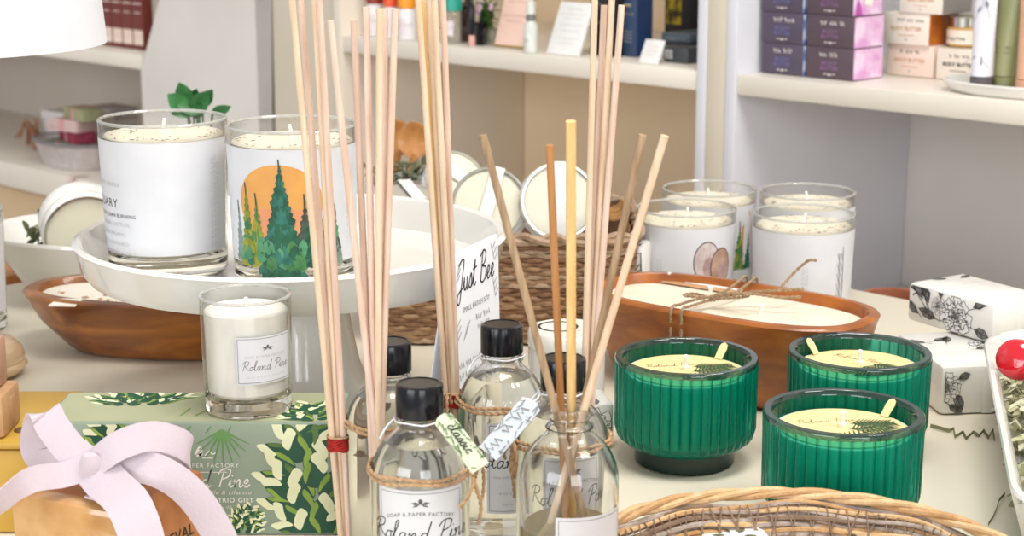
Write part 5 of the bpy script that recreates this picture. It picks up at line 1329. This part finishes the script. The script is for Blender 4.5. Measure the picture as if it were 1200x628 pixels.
def tie(label, u, v, Y, w, bott, ex=0):
    c = D(u, v, Y); t = thing('red_tie', label, 'thread', c)
    m = MB(); rd = random.Random(1)
    for k in range(6):
        m.tube([(w*math.cos(i*2*PI/28)*rd.uniform(.98, 1.04), .0052*math.sin(i*2*PI/28), -.0028+.0011*k+.0006*math.sin(i+k)) for i in range(28)], .0008, REDT, seg=6, closed=True)
    m.build('wraps', t)
    m = MB(); q = Vector((bott[0], bott[1], c.z))-c; L = q.length; q2 = q.normalized()*max(.001, L-.0255)
    m.rope([Vector((0, .004, .0035)), q2*.5+Vector((0, .002, .002)), q2+Vector((0, 0, .001))], .0008, TWINE) if L > .03 else None
    m.rope([(w*1.05*math.cos(i*2*PI/28), .0056*math.sin(i*2*PI/28), .0042) for i in range(29)], .0007, TWINE)
    m.build('twine', t)
bundle('reed of the far left bundle beside the gift box', [(342, -2), (352, -2), (369, -2), (374, -4)], [399.5, 404.5, 402.5, 409], .8640, .868, 'reeds of the far left bundle', [REED, REEDP, REED, REEDP])
tie('red thread round the far left reed bundle before the gift box', 397.5, 519, .8640, .0058, cBL)
bundle('reed of the second bundle behind the front capped bottle', [(387, 24), (414.5, 23), (429, 8), (445, 10), (451, 10), (463, 10)], [438.5, 434.5, 439, 443, 446.5, 447], .8330, .836, 'reeds of the second bundle', [REEDP, REEDP, REEDP, REED, REEDP, REEDP], vb=498)
bundle('reed of the third bundle tied to the middle bottle', [(490, 0), (496, 1), (502, 1), (509, -2), (519, -3)], [521, 524, 528, 531, 535], .9120, .915, 'reeds of the third bundle', [REED, REEDY, REED, REED, REEDP], vb=450, r=.0017)
tie('red thread round the third reed bundle left of the middle bottle', 528.5, 468, .9120, .0066, cBC)
bundle('reed of the fourth bundle behind the open diffuser', [(697, 0), (708, 6), (717, -2), (728.5, 6)], [685, 689, 693, 696], .8690, .872, 'reeds of the fourth bundle', [REED, REEDP, REED, REEDP], vb=440, r=.0017)
# ------------------------------------------------------------------ front left: soap with bow, kraft boxes, mustard box
HS = .055
Fc, Lc, Rc = G(140, 600, HS), G(0, 572, HS), G(240, 549, HS)
ex = (Lc-Fc); ey = (Rc-Fc)
yaw = math.atan2(-ex.y, -ex.x)
wS = .071
L2 = (Rc-Fc).length
so = Fc+Vector((-math.cos(yaw), -math.sin(yaw), 0))*0
t = thing('soap_bar', 'amber soap block in a kraft band with a pale lilac ribbon bow', 'soap', (Fc.x, Fc.y, .0003), yaw)
# local frame: x runs right, front right corner at the origin; the side at x=0 faces right
AMB = mat('amber_soap', '#cfa368', '#b9854a', rough=.15, scale=45, coat=.8, sss=.25)
MB().bbox(-wS, 0, 0, L2, 0, HS-.001, AMB, .004).build('soap_block', t)
m = MB(); b0, b1 = L2*.12, L2*.97
m = MB()
KR2 = mat('kraft_band', '#a4673c', '#b97b4c', rough=.55, scale=60)
m.bbox(-wS-.0009, .0012, b0, b1, -.0002, HS+.0004, KR2, .004)
m.build('kraft_band', t)
m = MB(); mpS = plane_map((.0012, 0, 0), (0, 1, 0), (0, 0, 1), .0003)
m.text('MEDIEVAL', .0088, L2*.80, .0240, INK, mpS, 'r', spacing=1.05, bold=.01)
m.scrib(.03, .003, (b0+b1)/2, .015, INK, mpS); m.build('band_print', t, smooth=0)
RIB_ = mat('lilac_ribbon', '#c9bbc4', '#c3b4bd', rough=.45, scale=30, stretch=(1, 1, 1), bump=.15, bscale=700, sheen=.3)
def ribbon(m, path, width, side, th=.0005, n=8, taper=None, folds=True):
    P = catmull(path, n); N = len(P); rings = []
    sd0 = catmull([Vector(s) for s in side], n) if isinstance(side[0], (tuple, Vector, list)) else [Vector(side)]*N
    for i, p in enumerate(P):
        d = (P[min(N-1, i+1)]-P[max(0, i-1)]).normalized(); s_ = sd0[min(i, len(sd0)-1)]; s_ = (s_-d*s_.dot(d)).normalized(); nn = d.cross(s_)
        w = width*(taper(i/(N-1)) if taper else 1)/2
        rings.append([p+s_*w+nn*th, p+nn*th*1.6, p-s_*w+nn*th, p-s_*w-nn*th, p+nn*th*.2-nn*th, p+s_*w-nn*th])
    m.loft(rings, RIB_)
def loc_pt(u, v, Yw=None, z=None):
    p = D(u, v, Yw) if Yw else G(u, v, z); q = p-Vector((t.location.x, t.location.y, t.location.z)); c_, s_ = math.cos(-yaw), math.sin(-yaw)
    return Vector((q.x*c_-q.y*s_, q.x*s_+q.y*c_, q.z))
kn = loc_pt(110, 546, Fc.y+.038)
kz = HS+.007
kn = Vector((-.018, .030, kz+.004))
rb = MB()
m = rb
# band of ribbon across the soap under the knot
ribbon(m, [(-.018, .004, HS+.0020), (-.018, .03, HS+.003), (-.018, L2-.001, HS+.0018), (-.018, L2+.0018, .03), (-.018, L2+.0018, .004)], .014, (1, 0, 0)); m.build('ribbon_band', t)
def bowloop(pts, w, side, name='bow_loop'):
    q = MB(); ribbon(q, [loc_pt(*p) if len(p) == 3 else p for p in pts], w, side); q.build(name, t, smooth=60)
Yk = Fc.y+.034
def LP(u, v, dy): return loc_pt(u, v, Yk+dy*(.6 if dy > 0 else 1))
K0 = LP(108, 545, -.010)
cam_up = Vector((0, .25, .97)); 
def wdir(x, y, z):
    c_, s_ = math.cos(-yaw), math.sin(-yaw); return Vector((x*c_-y*s_, x*s_+y*c_, z))
UPD = wdir(0, .35, .93)
# right loop: out to the right over the top and back
q = MB(); ribbon(q, [K0, LP(140, 522, -.012), LP(178, 511, -.008), LP(212, 520, -.002), LP(221, 534, .004), LP(205, 540, .012), LP(165, 534, .014), LP(128, 540, .006), K0+Vector((0, .004, 0))], .0150, [UPD]*9); q.build('bow_loop', t, smooth=60)
# left loop: stands up to the left
q = MB(); ribbon(q, [K0, LP(84, 528, -.006), LP(62, 500, -.002), LP(53, 484, .004), LP(46, 500, .012), LP(44, 530, .014), LP(70, 548, .008), K0+Vector((0, .004, 0))], .0165, [wdir(.75, .2, .62), wdir(.8, .2, .55), wdir(.85, .2, .4), wdir(.9, .1, .3), wdir(.95, .0, .2), wdir(.9, .0, .3), wdir(.6, .1, .75), UPD]); q.build('bow_loop', t, smooth=60)
# tails
q = MB(); ribbon(q, [K0, LP(75, 556, -.012), LP(38, 562, -.020), LP(8, 582, -.030), LP(-18, 612, -.036)], .0130, [UPD, UPD, wdir(.15, .4, .9), wdir(.4, .2, .85), wdir(.6, .1, .75)]); q.build('bow_tail', t, smooth=60)
q = MB(); ribbon(q, [K0, LP(125, 565, -.018), LP(150, 590, -.036), LP(166, 630, -.046), LP(172, 670, -.048)], .0215, [wdir(.8, .1, .6), wdir(.92, .1, .35), wdir(.97, .1, .15), wdir(1, .1, .05), wdir(1, .1, 0)]); q.build('bow_tail', t, smooth=60)
q = MB(); ribbon(q, [K0, LP(150, 545, -.010), LP(190, 554, -.014), LP(227, 582, -.016), LP(258, 630, -.018), LP(270, 670, -.018)], .0165, [wdir(.6, .1, .8), wdir(.75, .1, .6), wdir(.9, .1, .4), wdir(.95, .1, .2), wdir(1, .1, .1), wdir(1, .1, 0)]); q.build('bow_tail', t, smooth=60)
q = MB(); rg = []
for k in range(7):
    s = k/6; a = PI*s; rg.append([K0+Vector((0, 0, -.001))+wdir(1, 0, 0)*(.0062*math.cos(b)*(.55+.5*math.sin(a)))+wdir(0, -.35, .93)*(-.008+.016*s)+wdir(0, -.93, -.35)*(.0048*math.sin(b))*(.4+.6*math.sin(a)) for b in [i*2*PI/16 for i in range(16)]])
q.loft(rg, RIB_); q.build('bow_knot', t, smooth=60)
# mustard box with kraft boxes on it
MUS = mat('mustard_card', '#c9a347', '#b98f35', rough=.4, scale=14)
o = thing('mustard_box', 'mustard yellow box with a curled lid beside the gift box, under the kraft boxes', 'box', (-.3330, .900, .0002))
MB().bbox(0, .0715, 0, .098, 0, .0495, MUS, .003).build('box_body', o)
q = MB(); q.bbox(-.0006, .0722, -.0008, .0988, .0498, .0535, MUS, .0012); q.build('lid', o)
q = MB(); q.lathe([(.005, .0536), (.0045, .0545), (.002, .0550), (0, .0551)], METAL, 20, c=(.056, .022, 0)); q.build('clasp', o)
KB = [mat('kraft_wrap', '#c39a72', '#b78c64', rough=.7, scale=90), mat('pinkish_kraft', '#bd937b', '#b08770', rough=.7, scale=90)]
xk = (24-600)/FPX*(.939*cp+(CAMZ-.066)*sp)
def kbox(label, x1, w, y0, d, z0, h, mk, rz=0):
    o = thing('kraft_box', label, 'box', (x1, y0, z0), rz, 'kraft paper wrapped boxes')
    MB().bbox(-w, 0, 0, d, 0, h, mk, .0025).build('wrapped_body', o)
    q = MB(); q.bbox(-w*.55, -w*.50, -.0005, d*.0+.0002, .001, h-.001, mk, .0001); q.bbox(-.0004, .0004, d*.4, d*.6, h*.2, h*.8, mk, .0001); q.build('paper_fold', o)
kbox('kraft paper wrapped box lying on the mustard box at the left edge', xk, .07, .9055, .034, .0542, .0245, KB[0])
xk2 = (9-600)/FPX*(.936*cp+(CAMZ-.09)*sp)
kbox('pinkish kraft box topmost of the pile at the left edge', xk2, .05, .908, .028, .0792, .0275, KB[1])
# glossy beige lid behind
o = thing('beige_dish', 'glossy beige dish at the left edge behind the kraft boxes', 'dish', (-.3925, 1.215, .0002))
BEI = mat('beige_glaze', '#e0c3a0', '#d6b690', rough=.12, scale=20, coat=.7)
MB().lathe([(.022, 0), (.030, .003), (.0335, .008), (.0325, .0105), (.0315, .0112)], BEI, 48).build('saucer', o)
MB().lathe([(.0312, .0115), (.0318, .015), (.0300, .0215), (.024, .0265), (.012, .029), (0, .0295)], BEI, 48).build('dome_lid', o)
# ------------------------------------------------------------------ right: white tray with crinkle paper and the red soap
pA, pB = G(1154, 402, .06), G(1193, 608, .06)
ux = (pB-pA).normalized(); tyaw = math.atan2(-ux.x, ux.y)+PI   # local +y runs away from us along the left edge
tyaw = math.atan2(-(pA-pB).x, (pA-pB).y)
ta_, tb2 = .105, .19
lx_dir = Vector((math.cos(tyaw), math.sin(tyaw), 0)); ly_dir = Vector((-math.sin(tyaw), math.cos(tyaw), 0))
tc_ = pA+lx_dir*(ta_-.001)+ly_dir*(-tb2+.050); tc_.z = .0002
t = thing('serving_tray', 'white ceramic tray of crinkled green paper at the right edge', 'tray', tc_, tyaw)
def rr2(a, b, z, r): return [Vector((p.x, p.y, z)) for p in rrect(a, b, z, r, n=10)]
def rr3(a, b, z, r):
    out = []
    for cx, cy, s in ((a-r, b-r, 0), (-a+r, b-r, 1), (-a+r, -b+r, 2), (a-r, -b+r, 3)):
        for i in range(13): t_ = (s+i/12)*PI/2; out.append(Vector((cx+r*math.cos(t_), cy+r*math.sin(t_), z)))
    return out
MB().loft([rr3(ta_-.020, tb2-.020, 0, .04), rr3(ta_-.016, tb2-.016, .002, .044), rr3(ta_-.004, tb2-.004, .045, .053), rr3(ta_, tb2, .0585, .056), rr3(ta_-.0008, tb2-.0008, .0600, .056), rr3(ta_-.0035, tb2-.0035, .0605, .054), rr3(ta_-.0055, tb2-.0055, .0590, .052), rr3(ta_-.011, tb2-.011, .040, .048), rr3(ta_-.022, tb2-.022, .006, .04)], CERAMIC).build('dish', t)
m = MB(); pz = G(1190, 590, .06)-tc_; c_, s_ = math.cos(-tyaw), math.sin(-tyaw); pz = Vector((pz.x*c_-pz.y*s_, pz.x*s_+pz.y*c_, 0))
mpz = plane_map((-ta_+.0035, pz.y, .0605), (1, 0, .0), (0, 1, 0), .0004)
m.text('2', .006, 0, -.002, INK, mpz, 'c', bold=.01); m.build('price_mark', t, smooth=0)
CRK = [mat('crinkle_sage', '#c3c2a2', '#b0ae8c', rough=.7, scale=60), mat('crinkle_pale', '#d6d5bb', '#c8c6aa', rough=.7, scale=60), mat('crinkle_dark', '#8f8e6a', '#7c7b58', rough=.7, scale=60)]
def crinkle(m, p, an, L, w, mk, r, lift=.3, amp=.003):
    n = max(4, int(L/.006)); d = Vector((math.cos(an), math.sin(an), r.uniform(-lift, lift))).normalized(); s_ = Vector((-math.sin(an), math.cos(an), r.uniform(-.5, .5))).normalized(); up = d.cross(s_)
    vs, fs = [], []
    for i in range(n+1):
        q = Vector(p)+d*L*(i/n-.5)+up*amp*(1 if i % 2 else -1)+s_*r.uniform(-.001, .001)
        vs += [q+s_*w/2, q-s_*w/2, q-s_*w/2+up*.0004, q+s_*w/2+up*.0004]
    for i in range(n):
        a, b = 4*i, 4*i+4
        for j in range(4): fs.append((a+j, a+(j+1) % 4, b+(j+1) % 4, b+j))
    m.add(vs, fs, mk)
m = MB(); r = random.Random(12)
for i in range(1500):
    x = r.uniform(-ta_+.014, ta_-.022); y = r.uniform(-tb2+.02, tb2-.020)
    edge = min(x+ta_, ta_-x, tb2-y, y+tb2); zt_ = .030+min(.032, .9*max(0, edge-.010))+.008*math.sin(x*60)*math.sin(y*45)
    z = r.uniform(zt_-.010, zt_)
    crinkle(m, (x, y, max(.012, z)), r.uniform(0, PI), r.uniform(.014, .030), r.uniform(.0028, .0042), r.choice([CRK[0], CRK[0], CRK[1], CRK[2]]), r, .5, .0022)
o = m.build('crinkle_paper', None, tc_, tyaw, 0)
tag(o, 'crinkled sage green paper shreds filling the white tray', 'shredded paper', None, 'stuff')
rp_ = G(1196, 440, .060)
o = thing('red_soap', 'glossy red round soap lying on the crinkled paper', 'soap', (rp_.x+.002, rp_.y+.012, .0665), 0, None, (PI/2-.35, 0, -.75))
REDM = mat('red_gloss', '#cf1026', '#c00c22', rough=.15, scale=20, coat=.8)
MB().lathe([(0, -.011), (.0085, -.011), (.0115, -.009), (.0126, -.005), (.0128, .003), (.0121, .0050), (.0115, .0055), (.0119, .0062), (.0121, .0075), (.0110, .0095), (.0075, .0110), (0, .0115)], REDM, 56).build('soap_body', o)
for lb, pts in (('zigzag strip of green crinkle paper on the table near the tray', [(1090, 498), (1100, 502), (1112, 504), (1117, 503), (1119, 511), (1128, 507), (1132, 513), (1140, 507), (1147, 510), (1152, 505), (1158, 512), (1163, 504), (1165, 514)]),
                ('curled strip of green crinkle paper on the table below the tray', [(1158, 613), (1163, 607), (1167, 596), (1170, 587), (1177, 578)])):
    P_ = [G(u, v, .002) for u, v in pts]; c0_ = sum(P_, Vector())/len(P_); c0_.z = .0002
    q = MB(); vs = []; 
    for i, p in enumerate(P_):
        p = p-c0_; z = .0002+.0008*(i % 2)
        vs.append([Vector((p.x, p.y, z)), Vector((p.x+.0004, p.y+.0006, z+.0022)), Vector((p.x+.0008, p.y+.0010, z+.0022)), Vector((p.x+.0004, p.y+.0004, z))])
    q.loft(vs, CRK[2]); oo = q.build('paper_strip', None, c0_, 0, 0); tag(oo, lb, 'paper strip')
# ------------------------------------------------------------------ front woven tray
tc2 = Vector((.134, .7245, 0)); RT = .1120
o = thing('woven_tray', 'round tray woven of grey twigs with a pale twisted rim, in front', 'tray', tc2)
TW = [mat('twig_grey', '#b8aaa0', '#9c8e84', rough=.8, scale=120, bump=.5), mat('twig_tan', '#c9a376', '#b78d5e', rough=.75, scale=120, bump=.5), mat('twig_brown', '#8d7460', '#75604e', rough=.8, scale=120, bump=.5), mat('twig_pale', '#d9b98e', '#c8a475', rough=.7, scale=120, bump=.4)]
r = random.Random(6)
MB().lathe([(0, .0006), (RT*.72, .0006), (RT*.74, .003), (RT*.73, .005), (0, .005)], TW[1], 64).build('base', o)
q = MB()
for i in range(34):
    f = i/33; rad_ = RT*(.75+.20*f); z = .006+.038*f
    for lay in (0, 1):
        ph, a1_, a2_ = r.uniform(0, 6), r.uniform(.0008, .002), r.uniform(.0006, .0016)
        pth = []
        for k in range(90):
            t_ = 2*PI*k/90; rr_ = rad_+a1_*math.sin(3*t_+ph)+(.0016 if lay else -.0012)+a2_*math.sin(7*t_+ph*2); pth.append((rr_*math.sin(t_), -rr_*math.cos(t_), z+a2_*math.sin(5*t_+ph)+.0010*math.sin(11*t_)))
        q.tube(pth, r.uniform(.0010, .0017), TW[r.choice([0, 0, 1, 1, 2, 3] if lay == 0 else [0, 1, 1, 2])], seg=6, closed=True)
q.build('twig_wall', o)
q = MB(); NB = 64
for i in range(NB):
    t_ = 2*PI*i/NB
    for sg in (-1, 1):
        pth = []
        for k in range(7):
            f = k/6; tt = t_+sg*f*.13; rr_ = RT*(.745+.21*f)-.0036; pth.append((rr_*math.sin(tt), -rr_*math.cos(tt), .006+.039*f))
        q.tube(pth, .0005, TW[2], seg=4)
q.build('binding', o)
q = MB(); NS = 3
for k in range(NS):
    pth = []
    for i in range(200):
        t_ = 2*PI*i/200; w_ = 9*t_+k*2*PI/NS; rr_ = RT*.985+.0020*math.cos(w_); pth.append((rr_*math.sin(t_), -rr_*math.cos(t_), .0485+.0018*math.sin(w_)))
    q.tube(pth, .0018, TW[3 if k else 1], seg=8, closed=True)
q.build('twisted_rim', o)
def small_tin(label, u, v, z, rr_, mats_, ringm):
    p = G(u, v, z); t = thing('round_tin', label, 'tin', (p.x, p.y, .0052), 0, 'round tins in the woven tray')
    h_ = z-.005
    MB().lathe([(rr_*.96, 0), (rr_, .0015), (rr_, h_*.55)], METAL, 48).build('tin_body', t)
    MB().lathe([(rr_*1.02, h_*.56), (rr_*1.03, h_*.58), (rr_*1.03, h_*.96), (rr_*1.0, h_), (rr_*.9, h_), (rr_*.88, h_-.0008)], ringm, 48).build('lid', t)
    q = MB(); q.lathe([(rr_*.87, h_-.0016), (rr_*.86, h_-.0006), (0, h_-.0006)], mats_, 48)
    mp = plane_map((0, 0, h_-.0006), (1, 0, 0), (0, 1, 0), .0002)
    for k in range(6): inkleaf(q, mp, rr_*.3*math.cos(k), rr_*.3*math.sin(k), k*1.05, rr_*.4, rr_*.2, None, SAGE)
    q.build('lid_label', t)
small_tin('white lidded tin in the woven tray beside the green leaf', 861, 627, .034, .0165, PAPERW, TINW)
small_tin('black rimmed tin in the woven tray, right of the white one', 1046, 629, .034, .0205, PAPERW, mat('black_rim', '#26282a', rough=.2, coat=.5))
lf = thing('green_leaves', 'little green leaves lying between the tins in the woven tray', 'leaves', (G(905, 612, .03).x, G(905, 612, .03).y-.002, .0055))
q = MB()
q.tube(catmull([(.0, 0, 0), (-.004, 0, .014), (-.016, .004, .026)], 5), .0008, GREEN1, seg=5); q.tube(catmull([(0, 0, 0), (.016, 0, .016), (.042, 0, .024)], 5), .0008, GREEN1, seg=5)
for b_, d_, L in (((-.016, .004, .026), (-.9, .3, .35), .018), ((-.014, .004, .025), (.6, .5, .6), .014), ((-.010, .002, .020), (-.5, -.6, .5), .014), ((.042, 0, .024), (.9, .2, .3), .016), ((.036, 0, .022), (-.3, .6, .7), .012), ((.030, 0, .020), (.5, -.7, .4), .013)): leaf(q, b_, d_, L, L*.5, GREEN1, .3)
q.build('sprig', lf)
# ------------------------------------------------------------------ light, camera, picture settings
w = bpy.data.worlds.new('room_light'); SC.world = w; w.use_nodes = True
nt = w.node_tree; bg = nt.nodes['Background']
tc = nt.nodes.new('ShaderNodeTexCoord'); sx = nt.nodes.new('ShaderNodeSeparateXYZ'); rp = nt.nodes.new('ShaderNodeValToRGB')
nt.links.new(tc.outputs['Generated'], sx.inputs[0])
mr = nt.nodes.new('ShaderNodeMapRange'); mr.inputs[1].default_value = -1; mr.inputs[2].default_value = 1
nt.links.new(sx.outputs['Z'], mr.inputs[0]); nt.links.new(mr.outputs[0], rp.inputs[0])
e = rp.color_ramp.elements; e[0].position = .30; e[0].color = (.62, .58, .54, 1); e[1].position = .52; e[1].color = (1.0, .98, .96, 1)
nt.links.new(rp.outputs[0], bg.inputs[0]); bg.inputs[1].default_value = 0.55
def area(name, loc, size, sy, power, col, target):
    l = bpy.data.lights.new(name, 'AREA'); l.shape = 'RECTANGLE'; l.size = size; l.size_y = sy; l.energy = power; l.color = col
    o = bpy.data.objects.new(name, l); COL.objects.link(o); o.location = loc
    d = Vector(target)-Vector(loc); o.rotation_euler = d.to_track_quat('-Z', 'Y').to_euler(); return o
area('added_fill', (-4.0, -4.2, 1.3), 4.0, 2.4, 165, (.92, .96, 1.0), (.3, 1.9, .1))  # unseen cool source added behind the camera to brighten the shelf recess
area('added_fill', (1.8, -5.8, 1.3), 3.0, 2.4, 125, (.96, .98, 1.0), (.3, 1.9, .1))  # second added source behind the camera, lifts the right side
area('ceiling_light', (.25, .7, 1.75), .9, .45, 21, (1.0, .965, .90), (.1, 1.0, 0))
area('ceiling_light', (1.3, .2, 1.75), .9, .45, 16, (1.0, .97, .92), (.5, 1.6, 0))
cd = bpy.data.cameras.new('camera'); cam = bpy.data.objects.new('camera', cd); COL.objects.link(cam)
cd.sensor_width = 36; cd.lens = FPX/1200*36; cd.clip_start = .02; cd.clip_end = 30
cam.location = (0, 0, CAMZ); cam.rotation_euler = (PI/2-PITCH, 0, 0)
cd.dof.use_dof = True; cd.dof.focus_distance = 1.0; cd.dof.aperture_fstop = 60/3.9
SC.camera = cam
vs_ = SC.view_settings; SC.display_settings.display_device = 'sRGB'
vs_.view_transform = 'Standard'; vs_.look = 'None'; vs_.gamma = 1; vs_.exposure = 0.13; vs_.use_curve_mapping = False
cy = SC.cycles
cy.max_bounces = 14; cy.transmission_bounces = 12; cy.transparent_max_bounces = 24; cy.diffuse_bounces = 4; cy.glossy_bounces = 5
cy.caustics_refractive = True; cy.caustics_reflective = False; cy.blur_glossy = 0.5; cy.sample_clamp_indirect = 6
